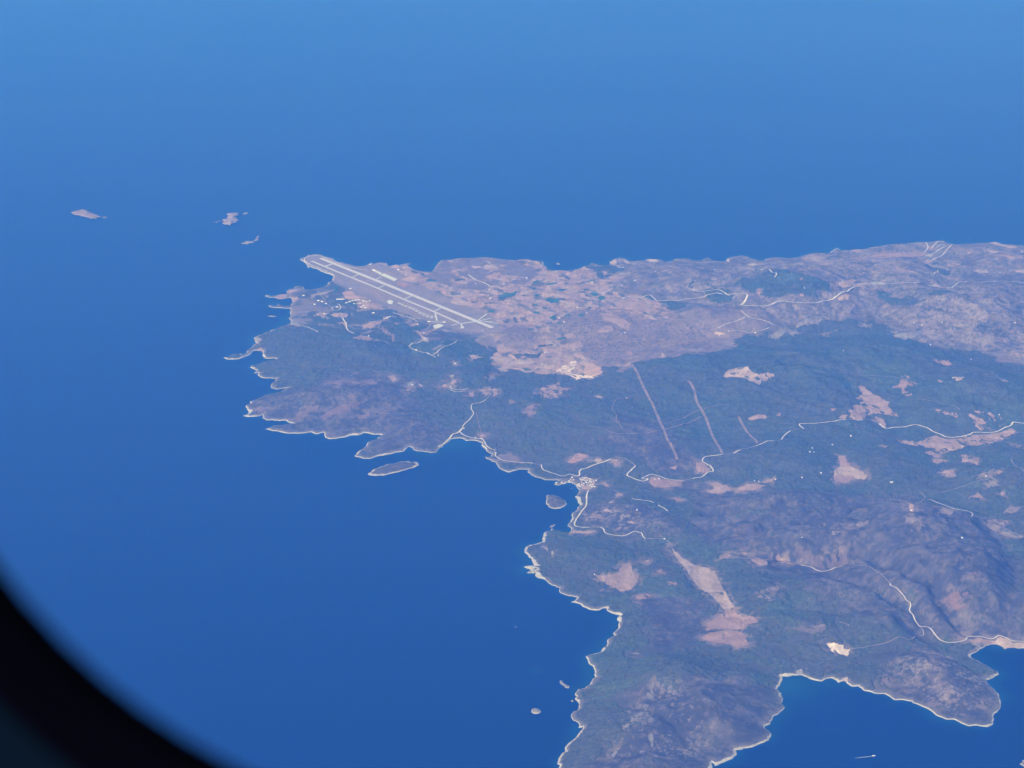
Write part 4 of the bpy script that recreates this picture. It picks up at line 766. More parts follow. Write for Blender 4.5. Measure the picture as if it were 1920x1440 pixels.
ROADS = [
 ([(1103,920),(1100,931),(1099,948),(1091,958.5),(1082,972.5),(1077,984),(1082,988.5),(1104,991)], 15),
 ([(1125,989),(1131.6,993),(1134,1000),(1144,1004),(1160.6,1006),(1175.6,1003.5),(1189,997),(1202,1000),(1204.7,1006),(1209,1011.5)], 12),
 ([(1080,893),(1085,893),(1087,890.5),(1086,886.5),(1089,881.5),(1099,880),(1108,875.6),(1120,871),(1131.6,867.4),(1145,861)], 17),
 ([(822,838),(831,834),(842.5,823),(850,815),(861,810.6),(866,805)], 20),([(866,805),(870,797.5),(880,788),(888,777),(884,769),(884,762),(887.5,758),(902.5,755),(910,751.6)], 11),
 ([(863,811.6),(869,817),(882,821.5),(902.5,823),(908,829),(912,837),(921,843),(929,844)], 14),([(930,850),(929,855.6),(936,861),(951,865),(977.5,868),(1000,870)], 13),
 ([(1015,872.5),(1018,882),(1032,887.5),(1056,894),(1068,890.5),(1080,893)], 12),
 ([(1191.6,875),(1184,882.5),(1175.6,892),(1185,897.5),(1204,903),(1215,899),(1203,898.4),(1213,893),(1222.5,891),(1237.5,894.7),(1252.5,899),(1282.5,901)], 14),
 ([(1298,899),(1309,897),(1317,895),(1326,887.5),(1337.5,884.7),(1330,874),(1319,867),(1317,863),(1322.5,858),(1337.5,855.6),(1356,853)], 15),
 ([(1375,852),(1388,845)], 15),([(1393,843),(1405,840.6)], 9),([(1418,837),(1435,830),(1450,828)], 13),([(1465,825.6),(1472.5,816),(1482,809)], 15),
 ([(1507,805),(1499,799),(1502.5,795.6),(1525,795.6),(1544,794),(1562.5,792),(1585,788.5)], 15),([(1608,789),(1618,789)], 14),
 ([(1648,796),(1661,804.6),(1676,803),(1697,801.6),(1712,798.4),(1729,801),(1740,805),(1751,811.6),(1766,817),(1779,821.5),(1794,821),(1819,816),(1826,812.5),(1852.5,813),(1871,810),(1882.5,804),(1896,799),(1899,793),(1909,794),(1920,795),(1990,800),(2060,790)], 19),
 ([(1166.7,561),(1175,556.7),(1201.7,558),(1218,553),(1226.7,561),(1235,564),(1268,564.7),(1283,561),(1311,559),(1326,554),(1345,550.6)], 16),
 ([(1345,550.6),(1367.5,554),(1382.5,552),(1401,553),(1394,569),(1388,572),(1405,574),(1437,574),(1455.6,566.6),(1472.5,566),(1489,568),(1517.5,569),(1540,565.6),(1555,564),(1570,555),(1589,547),(1600,539)], 24),
 ([(1298,543),(1322.5,547),(1337.5,545),(1352.5,546.5),(1367.5,556)], 18),([(1607,533),(1635,532),(1661,532)], 18),([(1714,531),(1738,534),(1759,538.4),(1777.5,542),(1787,538)], 18),
 ([(1388,583.4),(1397.5,590),(1409,596.6),(1433,601.6),(1450,609.7)], 14),([(1345,616),(1371,605),(1399,594)], 11),([(1364,622),(1386,620),(1405,624.7),(1427.5,620),(1442.5,615)], 12),
 ([(1372.5,1043),(1387.5,1047),(1406,1047.5)], 9),([(1500,1060),(1519,1063),(1530,1069),(1545,1072),(1567.5,1065)], 12),([(1567.5,1065),(1588,1060.6),(1601,1059),(1622,1061.6),(1637,1068)], 8),
 ([(1669,1095),(1670,1100),(1682.5,1105),(1700,1119),(1707.5,1134),(1705,1145),(1711,1152.5),(1716,1165)], 11),
 ([(1724,1175),(1732.5,1176),(1744,1179),(1752.5,1190),(1762.5,1201),(1777.5,1207.5),(1792.5,1205),(1810,1201),(1815,1195),(1835,1194),(1860,1199),(1872.5,1192.5),(1885,1196),(1897.5,1202.5),(1920,1204),(1980,1206)], 13),
 ([(1724,1175),(1731,1185),(1731,1192.5),(1720,1194),(1710,1199),(1700,1199.5),(1685,1196),(1665,1205),(1645,1210),(1617.5,1216),(1592,1217)], 9),
 (c10([(940,80),(960,130),(920,180)]), 14),(c10([(1200,100),(1150,150),(1100,210),(1040,235),(1000,260)]), 14),(c10([(930,210),(1000,195),(1060,160),(1130,120)]), 16),(c10([(1000,130),(1060,70),(1120,75)]), 14),(c10([(1040,130),(1090,105),(1130,100)]), 12),(c10([(1020,400),(1060,365)]), 12),(c10([(980,670),(1050,635),(1110,615)]), 10),
 (c11([(770,460),(820,425),(860,435),(1040,440)]), 10),(c11([(960,345),(1040,355),(1100,380),(1150,400),(1130,435)]), 16),(c11([(640,265),(700,240),(800,212),(880,235)]), 9),
 (c13([(1190,330),(1270,390),(1340,415),(1400,440),(1440,465),(1540,465)]), 18),(c13([(1190,330),(1240,380),(1280,450)]), 10),(c13([(1350,185),(1400,185),(1440,215)]), 12),(c13([(990,570),(1100,570),(1220,575)]), 12),(c13([(620,430),(740,480),(840,520),(910,550)]), 7),
 (c13([(880,1105),(960,1070),(1040,1062),(1140,1080)]), 10),(c13([(150,1060),(230,1085),(300,1115)]), 8),(c13([(520,1150),(560,1110),(620,1105),(700,1070),(720,1050)]), 14),(c13([(530,1160),(600,1190),(680,1215),(740,1225),(820,1270)]), 12),(c13([(790,1240),(880,1170),(1000,1120),(1060,1080)]), 12),
 (c13([(340,765),(440,790),(540,820),(620,860)]), 11),(c13([(180,920),(240,840)]), 7),(c13([(660,980),(740,930),(760,890),(700,880),(640,840),(640,820)]), 9),(c13([(160,680),(300,690),(400,655)]), 8),
 (c14([(1170,505),(1200,550),(1240,600),(1290,670),(1340,710)]), 9),(c14([(1450,820),(1490,880),(1500,940),(1540,980),(1590,1000)]), 16),(c14([(1520,910),(1600,950),(1640,940)]), 8),(c14([(870,890),(980,905),(1080,935),(1180,985)]), 11),(c14([(870,700),(875,760),(878,850)]), 10),
 (c12([(960,1150),(1060,1090),(1180,1080),(1380,1085),(1420,1120),(1460,1160)][1:]), 10),(c12([(420,830),(520,900),(510,960),(460,1030)]), 8),(c12([(1510,590),(1525,720)]), 9),(c12([(1130,215),(1190,235),(1220,265)]), 12),(c12([(860,1180),(980,1170),(1080,1110)]), 8),
 (c8([(880,340),(930,390),(880,440),(830,455)]), 9),(c8([(960,410),(1040,445),(1180,490),(1300,525),(1400,550),(1400,580)]), 11),(c8([(1400,570),(1500,600),(1640,590)]), 7),(c3([(1790,1190),(1830,1250),(1920,1310)]), 8),(c1([(1600,880),(1660,840)]), 7),(c1([(1200,405),(1320,425),(1420,450)]), 12),(c1([(1460,470),(1560,530)]), 12),
 (c6([(770,450),(790,480),(870,490),(960,478)]), 12),(c6([(770,490),(830,512),(930,500)]), 12),(c6([(800,380),(770,440)]), 10),(c17([(55,350),(130,380)]), 8),(c6([(1020,485),(1080,500)]), 8),(c9([(1370,350),(1440,315),(1560,290),(1640,310),(1740,345)]), 8)]
ROADS += [([(583,497),(571,489),(574,483),(588,479.5),(606,482),(640,496),(668,504),(690,507)], 15),([(583,497),(600,504),(626,516)], 12),([(1100,800),(1150,812),(1187,814)], 8),([(1590,700),(1640,706),(1700,712)], 7),([(1720,750),(1765,758),(1800,770)], 8),([(1485,690),(1540,700),(1590,700)], 6),
 ([(1760,925),(1800,915),(1850,900)], 7),([(1860,980),(1900,1000),(1960,1010)], 8),([(1640,500),(1700,505),(1745,508)], 9),([(1800,505),(1850,512),(1900,508)], 9),([(1830,610),(1880,602),(1930,606)], 10),([(1250,520),(1290,525),(1340,530)], 8)]
ROADS += [([(1282.5,901),(1298,899)], 10),([(1356,853),(1366,853),(1375,852)], 10),([(1388,845),(1393,843)], 9),([(1405,840.6),(1418,837)], 9),([(1450,828),(1458,827),(1465,825.6)], 8),([(1482,809),(1497,806),(1507,805)], 9),([(1585,788.5),(1597,789),(1608,789)], 10),([(1618,789),(1632,790),(1648,796)], 10),
 ([(1104,991),(1114,990),(1125,989)], 9),([(1209,1011.5),(1225,1012),(1241,1012),(1252,1016),(1258,1022)], 9),([(1145,861),(1160,858),(1175,863),(1191.6,875)], 8),([(1000,870),(1008,871),(1015,872.5)], 8),([(1637,1068),(1654,1079),(1669,1095)], 9),([(1716,1165),(1724,1175)], 11),([(910,751.6),(916,745),(922,738)], 9),([(1406,1047.5),(1440,1051),(1470,1055),(1500,1060)], 9),
 ([(1661,532),(1690,531),(1714,531)], 12),([(1787,538),(1820,530),(1870,528),(1920,530),(1980,534)], 11),([(1450,609.7),(1480,615),(1520,610)], 8),([(1100,891),(1094,896),(1090,903),(1094,909),(1102,915),(1103,920)], 8),([(929,844),(927,848),(930,850)], 9)]
for k, (p, w) in enumerate(ROADS):
    ribbon('road', p, w, M_ROAD if w > 10 else M_FAINT, seed=k)
TRACKS = [([(1184,685),(1193,698),(1202.5,719),(1212,737.5),(1225,762),(1234,784),(1244,805),(1251,824),(1262.5,844),(1270,863)], 33),([(1290,715),(1300,730),(1306,754),(1317,773),(1328,797.5),(1337.5,822),(1354,852)], 33),([(1384,782.5),(1394,801),(1405,816),(1420,832)], 31),
 ([(1246,796),(1272,788),(1304,773),(1322.5,767.5),(1347,761),(1369,762)], 14),([(1187.5,814),(1225,810),(1253,805),(1291,794),(1315,782.5)], 22),([(1187.5,743),(1174,748),(1156,750),(1148,767.5),(1156.6,781),(1155.6,788),(1166,803)], 9),([(1441,789),(1459,795),(1487.5,796)], 10),
 (c6([(1030,720),(1050,810),(1085,930)]), 9),([(1406,1047.5),(1438,1050),(1466,1053),(1500,1060)], 18),(c5([(1000,1110),(1100,1080),(1180,1060)]), 8),(c4([(560,890),(700,870),(850,880),(1050,880)]), 6)]
for k, (p, w) in enumerate(TRACKS):
    ribbon('dirt_track', p, w, M_TRACK, seed=40 + k)

# airfield: everything lies on the level ground of the field at 14 m + 7 m
def flat(name, pts, w, mat, lift, cap=True, **kw):
    return ribbon(name, pts, w, mat, lift=lift, jit=0, straight=True, **kw)
flat('runway', [(601,484.5),(923.4,615)], 74, M_ASPH, 4.6)
flat('taxiway', [(584,490),(700,537.5),(753,560),(815,585.5),(861,606)], 44, M_ASPH, 4.2)
for a, b, w in [((610,500),(624.6,495),32),((662,519.5),(673,515),22),((710,540),(720,536),22),((704,524.5),(715,519.6),22),((759,561),(771,555.5),22),((740,567),(757,561),14),((813,584.5),(826,578.5),24),((858,608),(890,603.5),34),((816,588),(819.5,602),24),((846,610.5),(862,607),24),((865,606),(866,614),22),
        ((894,602.5),(913,588.7),22),((896,602.5),(920.7,597),20),((898,602),(923,604),22),((898,602),(935.6,607),18),((804,603.6),(833,605),22),((730,529),(722,534),8),((716,505),(757,526),9),((704,496),(717,506),9)]:
    flat('taxiway_link', [a, b], w, M_CONC if w > 15 else M_FAINT, 3.8)
for pts in ([(712,515.4),(720,512.4),(745,523.6),(738.5,527)],[(699,508),(703,505.8),(716,512),(712,515)],[(725,565),(730,562),(737,565),(735,570),(728,570)],[(811,611),(823,607),(832,610),(822,615),(815,616)],[(863,613),(869,612),(870,615),(864,616)]):
    field('apron', pts, (0.46, 0.50, 0.50), .2, 0, lift=3.4, st=.7, mat=M_CONC)
for t in np.linspace(.03, .97, 40):
    pass
# runway threshold bars and centre dashes
def on_seg(a, b, t): return (a[0] + (b[0] - a[0]) * t, a[1] + (b[1] - a[1]) * t)
mk = []
ra = np.array(on_land(601, 484.5)).ravel(); rb = np.array(on_land(923.4, 615)).ravel()
RL = np.linalg.norm(rb - ra); rt = (rb - ra) / RL; rn = np.array((-rt[1], rt[0]))
rz = float(top(*((ra + rb) / 2))) + 5.2
def quad(c, l, w): return [c - rt * l / 2 - rn * w / 2, c + rt * l / 2 - rn * w / 2, c + rt * l / 2 + rn * w / 2, c - rt * l / 2 + rn * w / 2]
for s in np.arange(90, RL - 90, 60): mk.append(quad(ra + rt * s, 30, .9))
for e in (40, RL - 40):
    for k in range(-4, 5):
        if k: mk.append(quad(ra + rt * e + rn * k * 5.2, 30, 2.2))
co = []; 
for q in mk:
    for p in q: co.append((p[0], p[1], float(top(p[0], p[1])) + 5.4))
o = link('runway_marking', np_mesh('runway_marking', np.array(co), np.arange(len(co)).reshape(-1, 4)), M_PAINT); tag(o, kind='structure')

# ------------------------------------------------------------------ buildings
def box_faces(bm, x0, x1, y0, y1, z0, z1):
    v = [bm.verts.new(p) for p in ((x0,y0,z0),(x1,y0,z0),(x1,y1,z0),(x0,y1,z0),(x0,y0,z1),(x1,y0,z1),(x1,y1,z1),(x0,y1,z1))]
    for f in ((0,3,2,1),(4,5,6,7),(0,1,5,4),(1,2,6,5),(2,3,7,6),(3,0,4,7)): bm.faces.new([v[i] for i in f])
def bm_mesh(name, fn, mats):
    bm = bmesh.new(); fn(bm); me = bpy.data.meshes.new(name); bm.normal_update(); bm.to_mesh(me); bm.free()
    for m in mats: me.materials.append(m)
    return me
def gable(bm, L, W, h, r, ov=.5, z0=0):
    a = [(-L/2-ov,-W/2-ov,h),(L/2+ov,-W/2-ov,h),(L/2+ov,0,h+r),(-L/2-ov,0,h+r),(-L/2-ov,W/2+ov,h),(L/2+ov,W/2+ov,h)]
    v = [bm.verts.new(p) for p in a]; w = [bm.verts.new((p[0], p[1], p[2] - .35)) for p in a]
    for f in ((0,1,2,3),(3,2,5,4)): bm.faces.new([v[i] for i in f]); bm.faces.new([w[i] for i in reversed(f)])
    for a_, b_ in ((0,1),(1,2),(2,5),(5,4),(4,3),(3,0)): bm.faces.new([v[b_], v[a_], w[a_], w[b_]])
def walls(bm, L, W, h, r, base=-6):
    box_faces(bm, -L/2, L/2, -W/2, W/2, base, h)
    for s in (-1, 1):
        a = bm.verts.new((s*L/2, -W/2, h)); b = bm.verts.new((s*L/2, W/2, h)); c = bm.verts.new((s*L/2, 0, h + r*.92)); bm.faces.new([a, b, c])
def openings(bm, L, W, h):
    for s in (-1, 1):
        for k in range(max(2, int(L / 4))):
            x = -L/2 + (k + .5) * L / max(2, int(L / 4))
            box_faces(bm, x - .6, x + .6, s * W/2 - .06, s * W/2 + .06, 1.0, 2.3)
HOUSE = {}
def house_parts(kind):
    if kind not in HOUSE:
        L, W, h, r, rm = {'house': (15, 11, 6, 2.2, M_ROOF), 'white': (14, 12, 6, .7, M_WHITE), 'barn': (30, 14, 5.5, 2.5, M_METAL), 'hangar': (58, 26, 9, 4, M_METAL)}[kind]
        HOUSE[kind] = (bm_mesh(kind + '_wall', lambda b: walls(b, L, W, h, r), [M_WHITE]), bm_mesh(kind + '_roof', lambda b: gable(b, L, W, h, r), [rm]))
    return HOUSE[kind]
def building(name, kind, px, py, rot, label, cat, group=None, sc=1.0):
    x, y = [float(v) for v in on_land(px, py)]
    e = bpy.data.objects.new(name, None); COL.objects.link(e)
    e.location = (x, y, float(top(x, y)) + 3.0); e.rotation_euler = (0, 0, rot); e.scale = (sc,) * 3
    e.empty_display_size = 1
    tag(e, label, cat, group)
    for nm, me in zip(('wall', 'roof'), house_parts(kind)):
        link(nm, me, None, e)
    return e
rb_ = random.Random(21)
MARKS = [(1090,690,'the bright quarry of the plain'),(1572,1217,'the small bright quarry by the south bay'),(1405,705,'the pale clearing in the wide forest'),(1630,755,'the big triangular clearing'),(1590,880,'the bell shaped clearing'),
 (1760,835,'the long clearing along the white road'),(1350,1110,'the long wedge shaped clearing'),(1160,1085,'the arrow shaped clearing'),(1100,900,'the seaside village'),(640,563,'the hangar row'),(735,566,'the round apron'),(725,520,'the airfield terminal apron'),
 (820,610,'the south apron'),(925,615,'the south end of the runway'),(600,485,'the seaward end of the runway'),(1035,563,'the largest green field'),(1115,552,'the twin green fields'),(680,576,'the radar hill'),(860,822,'the sandy beach of the west bay'),
 (775,720,'the hilltop outcrops'),(885,740,'the hamlet on the white track'),(1255,1022,'the tip of the wedge clearing'),(1330,905,'the ploughed strip by the main road'),(1175,748,'the hooked track'),(1520,530,'the dark wooded mountain'),(1765,480,'the far headland roads'),
 (1790,600,'the dry purple slopes'),(1710,630,'the stony edge of the great forest'),(1400,600,'the forked ridge road'),(1210,553,'the plateau road'),(1850,900,'the ragged scrub clearing'),(1740,950,'the forked forest track'),(960,665,'the ragged field edge'),(1000,590,'the patchwork fields'),(1150,490,'the rocky northern point'),(840,560,'the middle of the runway'),(600,570,'the winding base roads'),(1240,800,'the first firebreak')]
def where(px, py):
    m = sorted(MARKS, key=lambda q: math.hypot(q[0] - px, (q[1] - py) * 1.6))[0]
    dx, dy = px - m[0], py - m[1]; d = math.hypot(dx, dy)
    if d < 5: return 'at ' + m[2]
    v = 'above' if dy < 0 else 'below'; h = 'left' if dx < 0 else 'right'
    if abs(dx) > 2.4 * abs(dy): w = h + ' of'
    elif abs(dy) > 2.4 * abs(dx): w = v
    else: w = v + ' and ' + h + ' of'
    return ('just ' if d < 18 else '' if d < 60 else 'well ') + w + ' ' + m[2]
ORD = ['first','second','third','fourth','fifth','sixth','seventh','eighth','ninth','tenth','eleventh','twelfth','thirteenth']
def vrow(py): return 0 if py < 897.6 else 1 if py < 900.6 else 2 if py < 904.7 else 3 if py < 908.8 else 4
def vorder(px, py):
    row = sorted(q[0] for q in VILL if vrow(q[1]) == vrow(py))
    return ORD[row.index(px)] + ' from the left in the ' + ['top','second','middle','fourth','lowest'][vrow(py)] + ' row of village houses'
def vplace(px, py):
    v = 'on the upper edge of' if py < 899 else 'on the lower edge of' if py > 909 else 'in the middle of'
    h = 'shore' if px < 1088 else 'inland' if px > 1105 else 'central'
    if px < 1078: return 'on the rocky spit left of the seaside village' if px < 1060 else 'by the coast road left of the seaside village'
    return v + ' the seaside village, ' + h + ' side'
VILL = [(1088,898,0),(1092,896.5,0),(1096,897,1),(1100,896,0),(1104,898,0),(1107,899,1),(1105.5,902.5,1),(1107.5,903.5,1),(1098,904.5,1),(1100,905.5,1),(1093,900.5,1),(1089.3,900,1),(1091,909.5,1),(1086,908,1),(1085,911,1),(1083.5,909,0),(1097,901,0),(1101,901,0),(1104,906,1),(1107,908.5,1),(1110,909.5,1),(1112,908.5,0),(1095,907,0),(1109.6,913.5,1),(1112.5,912.5,1),(1115.5,913,1),(1106,911,0),(1101,909.5,0),(1090,904,0),(1087,913,1),(1070,899,0),(1073,896,1),(1076,900,0),(1067,902.5,1),(1053,905,1),(1043,906,1),(1113,903,0),(1118,901,0),(1109,905.5,0),(1095,911,0)]
for k, (px, py, w) in enumerate(VILL):
    building('house', 'white' if w else 'house', px, py, rb_.uniform(0, 3.1), ('flat white house ' if w else 'tile roofed house ') + vorder(px, py), 'house',
             'white village houses' if w else 'tile roofed village houses', rb_.uniform(.8, 1.25))
FARM = c12([(165,372),(840,762),(535,822),(585,865),(735,700),(1270,985),(370,1210),(400,1205),(1235,455),(1385,395),(1250,252),(480,1305),(110,480),(270,960),(1610,300)]) + c13([(1845,370),(1430,500),(1435,600),(1590,440),(1445,590),(70,1028),(400,280),(85,218),(600,1185),(730,1225),(850,1240),(620,890),(700,1050),(1040,1335),(1350,965),(690,990),(120,770)]) + \
   c11([(1030,862),(672,968),(940,985),(530,348),(1430,540),(1300,395)]) + c10([(830,485),(985,1105),(1390,1255),(1900,175),(1830,882),(1100,880),(900,905),(820,885),(80,490),(1680,380)]) + c3([(1672,742),(190,955),(1210,375),(1250,395),(1300,1060),(590,1418),(1540,1350)]) + \
   c4([(1390,1042),(1575,952),(1190,1075),(1165,1115),(1205,1115),(1275,1325),(820,1390),(1500,100)]) + c5([(935,570),(1215,1385),(1260,1380)]) + c1([(1470,205),(1355,212),(1525,812),(825,1160),(1250,515),(190,575)]) + c6([(1020,970),(905,875),(430,92),(545,130),(390,440),(1080,975)]) + c8([(795,520),(605,243),(1300,795)]) + c2([(1300,790),(1490,150),(825,228),(870,238),(1300,195)])
for k, (px, py) in enumerate(FARM):
    building('farmhouse', 'white', px, py, rb_.uniform(0, 3.1), 'small white farm building ' + where(px, py), 'farmhouse', 'scattered white farm buildings', rb_.uniform(.7, 1.25))
AIRB = [('hangar',633.5,562.3,.25,.75),('hangar',639,562.2,.25,.75),('barn',644,562,.25,.9),('hangar',650,569,.95,.7),('hangar',656,567,.95,.75),('hangar',661.5,565,.95,.8),('hangar',668,563,.95,.8),('barn',673,562.2,.95,1),('barn',681.5,564.8,.3,1.1),('barn',687,566,.6,1),('barn',693,564.5,.9,1),('barn',678,576,1.0,1.2),('barn',685,577.5,.5,1.2),('barn',682,574,.2,1),
 ('barn',670,571,.8,1),('barn',664,570.5,.5,.9),('barn',675,569,.4,1),('barn',657,541.5,.3,1.1),('barn',694,496.5,.5,1.0),('hangar',701,507,-.45,.8),('barn',747,506,.2,1),('hangar',721,598,.75,.5),('barn',727,597,.75,1.3),('barn',731,595.5,.75,1.0),('barn',833,604.5,.1,1.2),('barn',804,603.5,.1,1.1),('barn',700,588,.3,1.2),('barn',590,571,-.5,1),('barn',597,564,-.4,1.1),('barn',604,566,-.6,1.1),('barn',611,570,-.6,1.1),('barn',632,576,.3,1),('barn',569,554.5,.2,1.1),('barn',608,589,.2,1)]
for k, (kd, px, py, r, s) in enumerate(AIRB):
    big = kd == 'hangar'
    building('hangar' if big else 'airfield_building', kd, px, py, r, ('long white metal hangar ' if big else 'low pale metal building ') + where(px, py), 'hangar' if big else 'building', 'white hangars of the airfield' if big else 'low metal buildings of the airfield', s)
def settle(cat):
    # things of one kind near the same landmark are told apart by their order in the picture
    d = {}
    for o in bpy.data.objects:
        if o.get('category') == cat: d.setdefault(o['label'], []).append(o)
    for l, L in d.items():
        if len(L) < 2: continue
        wide = max(o.location.x for o in L) - min(o.location.x for o in L) > .4 * (max(o.location.y for o in L) - min(o.location.y for o in L))
        L.sort(key=(lambda o: o.location.x) if wide else (lambda o: -o.location.y))
        n = len(L)
        w = (['left one', 'right one'] if n == 2 else ['leftmost'] + (['middle one'] if n == 3 else ['second from left', 'third from left', 'fourth from left', 'fifth from left'][:n - 2]) + ['rightmost']) if wide else (['upper one', 'lower one'] if n == 2 else ['uppermost'] + (['middle one'] if n == 3 else ['second from top', 'third from top', 'fourth from top', 'fifth from top'][:n - 2]) + ['lowest'])
        for o, k in zip(L, w):
            o['label'] = l.replace('small white farm', 'white farm').replace('low pale metal', 'pale metal').replace(' above and left of', ' up left of').replace(' above and right of', ' up right of').replace(' below and left of', ' down left of').replace(' below and right of', ' down right of') + ', ' + k
for c_ in ('farmhouse', 'building', 'hangar'): settle(c_)
# earth covered aircraft shelters along the taxiway: arched vaults with pale hardstands
def vault(bm, L=34, R=13, n=8):
    ring = []
    for s in (-.5, .5):
        for rr in (R, R - 1.2):
            ring.append([bm.verts.new((L * s, rr * math.cos(math.pi * i / n), rr * .72 * math.sin(math.pi * i / n) - .4)) for i in range(n + 1)])
    for i in range(n):
        bm.faces.new([ring[0][i], ring[0][i+1], ring[2][i+1], ring[2][i]]); bm.faces.new([ring[1][i+1], ring[1][i], ring[3][i], ring[3][i+1]])
        bm.faces.new([ring[0][i+1], ring[0][i], ring[1][i], ring[1][i+1]]); bm.faces.new([ring[2][i], ring[2][i+1], ring[3][i+1], ring[3][i]])
M_VAULT = plain_mat('vault_concrete', (0.33, 0.31, 0.28), .9)
VM = bm_mesh('shelter', vault, [M_VAULT])
for k, (px, py) in enumerate(c16([(350,505),(395,525),(440,545),(500,565),(545,585),(590,612),(640,640),(690,665),(740,685),(800,700)])):
    x, y = [float(v) for v in on_land(px, py)]
    o = link('aircraft_shelter', VM); o.location = (x, y, float(top(x, y)) + 1); o.rotation_euler = (0, 0, .9); o.scale = (1.3, 1.3, 1.2)
    tag(o, 'arched concrete aircraft shelter below the taxiway, ' + ['first','second','third','fourth','fifth','sixth','seventh','eighth','ninth','tenth'][k] + ' of the row from the left', 'shelter', 'aircraft shelters below the taxiway')
    q = [(px - 3.4, py + .2), (px - .5, py - 1.4), (px + 4, py + .6), (px + 1.0, py + 2.2)]
    field('hardstand', q, (0.50, 0.49, 0.46), .3, .12, lift=3.0, st=.6, seed=k, mat=M_CONC)
ribbon('road', c16([(330,500),(440,540),(560,580),(700,650),(860,700)]), 11, M_ROAD)
# ring road of the radar mound
ribbon('road', c15([(620,1020),(600,1045),(620,1075),(680,1090),(740,1065),(755,1020),(735,985),(690,970)]), 11, M_ROAD)

# ------------------------------------------------------------------ islets
def islet(name, pts, h, label, inner=(0.17, .15, .14), rim=.80, zero=True, cat='islet', irr=.06, seed=0):
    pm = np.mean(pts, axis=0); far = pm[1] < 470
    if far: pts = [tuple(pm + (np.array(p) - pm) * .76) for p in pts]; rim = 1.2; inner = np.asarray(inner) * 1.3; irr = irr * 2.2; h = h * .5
    x, y = at_z(*np.array(pts, float).T)
    P = np.array(fractal(list(zip(x, y)), it=3, amp=irr * 1.6, rng=random.Random(50 + seed), mn=12))
    c = P.mean(0); n = len(P); S = [1.06, 1.0, rim + .08, rim, .62, .42, .2]; Hh = [-3, 0.2, .22, .42, .78, .95, 1.0]
    co = []; colr = []
    for s, hh in zip(S, Hh):
        q = c + (P - c) * s
        nz = fbm(q[:, 0], q[:, 1], 45, 3, 300 + seed)
        co.append(np.column_stack([q, hh * h * (.75 + .5 * nz) if hh > 0 else np.full(n, -3.)]))
        base = (C_PALE * .9 if s > rim + .01 else np.asarray(inner) * .55) * (.7 + .6 * nz)[:, None]
        colr.append(base)
    co.append(np.array([[c[0], c[1], h]])); colr.append(np.array([inner]))
    co = np.vstack(co); colr = np.vstack(colr); i = np.arange(n); j = (i + 1) % n
    tri = []
    for k in range(len(S) - 1):
        a, b, d, e = k * n + i, k * n + j, (k + 1) * n + j, (k + 1) * n + i
        tri.append(np.column_stack([a, b, d])); tri.append(np.column_stack([a, d, e]))
    k = len(S) - 1
    tri.append(np.column_stack([k * n + i, k * n + j, np.full(n, len(co) - 1)]))
    T = np.vstack(tri)
    area = np.sum(P[:, 0] * np.roll(P[:, 1], -1) - np.roll(P[:, 0], -1) * P[:, 1])
    if area < 0: T = T[:, ::-1]
    o = link(name, np_mesh(name, co, T, colr), M_SHORE); tag(o, label, cat)
    return o
islet('islet', [(691,889),(700,881),(720,874),(750,866),(765,865),(782,867),(784,873),(770,878),(750,884),(725,890),(705,892)], 22, 'long scrub covered islet with pale rim off the western headland', (0.14, .13, .115), .86)
islet('islet', [(1025.6,929),(1039,929),(1054,936),(1061,943),(1052,952),(1040.6,954),(1029,950),(1024.7,940.6)], 24, 'rounded half moon islet in the village bay', (0.16, .145, .13), .90, seed=1)
islet('islet', [(1031,987),(1036,984),(1041.6,983),(1039,987),(1033,989)], 6, 'tiny pale islet off the point below the village bay', C_PALE * .8, .8, seed=2)
islet('islet', [(1047.5,1276),(1054,1276),(1060,1284),(1067.5,1286),(1066.7,1290),(1061.7,1290),(1051.7,1282.5)], 6, 'slim crooked pale islet close to the near coast', C_PALE * .9, .8, seed=3)
islet('islet', [(996,1333),(999,1329),(1005,1328),(1011,1330),(1014.5,1334.5),(1010,1338),(1003,1338.5),(998,1337)], 9, 'small oval pale islet standing alone in the near sea', (0.36, .34, .28), .72, seed=4, irr=.03)
islet('islet', crop(100,370,16,[(590,440),(680,420),(760,400),(900,370),(960,450),(1070,430),(1160,430),(1240,520),(1340,620),(1300,665),(1150,660),(960,610),(820,580),(640,540)]), 60, 'far rocky islet, leftmost of those beyond the airfield point', (0.30, .23, .21), .7, seed=5)
islet('islet', crop(100,370,16,[(1470,590),(1560,575),(1650,600),(1600,630),(1500,625)]), 12, 'low reef just right of the leftmost far islet', (0.22, .2, .19), .7, seed=6)
islet('islet', crop(390,380,16,[(420,560),(560,490),(640,380),(620,320),(760,310),(920,310),(930,350),(850,400),(860,480),(930,540),(860,600),(780,630),(720,650),(670,700),(560,670),(460,650),(500,600)]), 60, 'large pale far islet shaped like an arrow head', (0.34, .28, .25), .7, seed=7)
islet('islet', crop(390,380,16,[(160,610),(280,560),(420,540),(430,575),(300,590)]), 14, 'thin reef running out from the arrow shaped islet', (0.25, .23, .22), .7, seed=8)
islet('islet', crop(390,380,16,[(1040,330),(1100,310),(1200,290),(1210,340),(1120,360),(1060,355)]), 16, 'small rock behind the arrow shaped islet', (0.27, .24, .23), .7, seed=9)
islet('islet', crop(390,380,16,[(980,1220),(1100,1190),(1200,1150),(1290,1160),(1300,1210),(1200,1250),(1060,1245)]), 18, 'narrow pale islet between the far islets and the airfield point', (0.32, .29, .27), .7, seed=10)
islet('islet', crop(390,380,16,[(1350,1160),(1420,1110),(1500,1000),(1560,980),(1570,1040),(1500,1090),(1430,1160)]), 14, 'faint curved reef at the tip of the narrow far islet', (0.25, .23, .22), .7, seed=11)
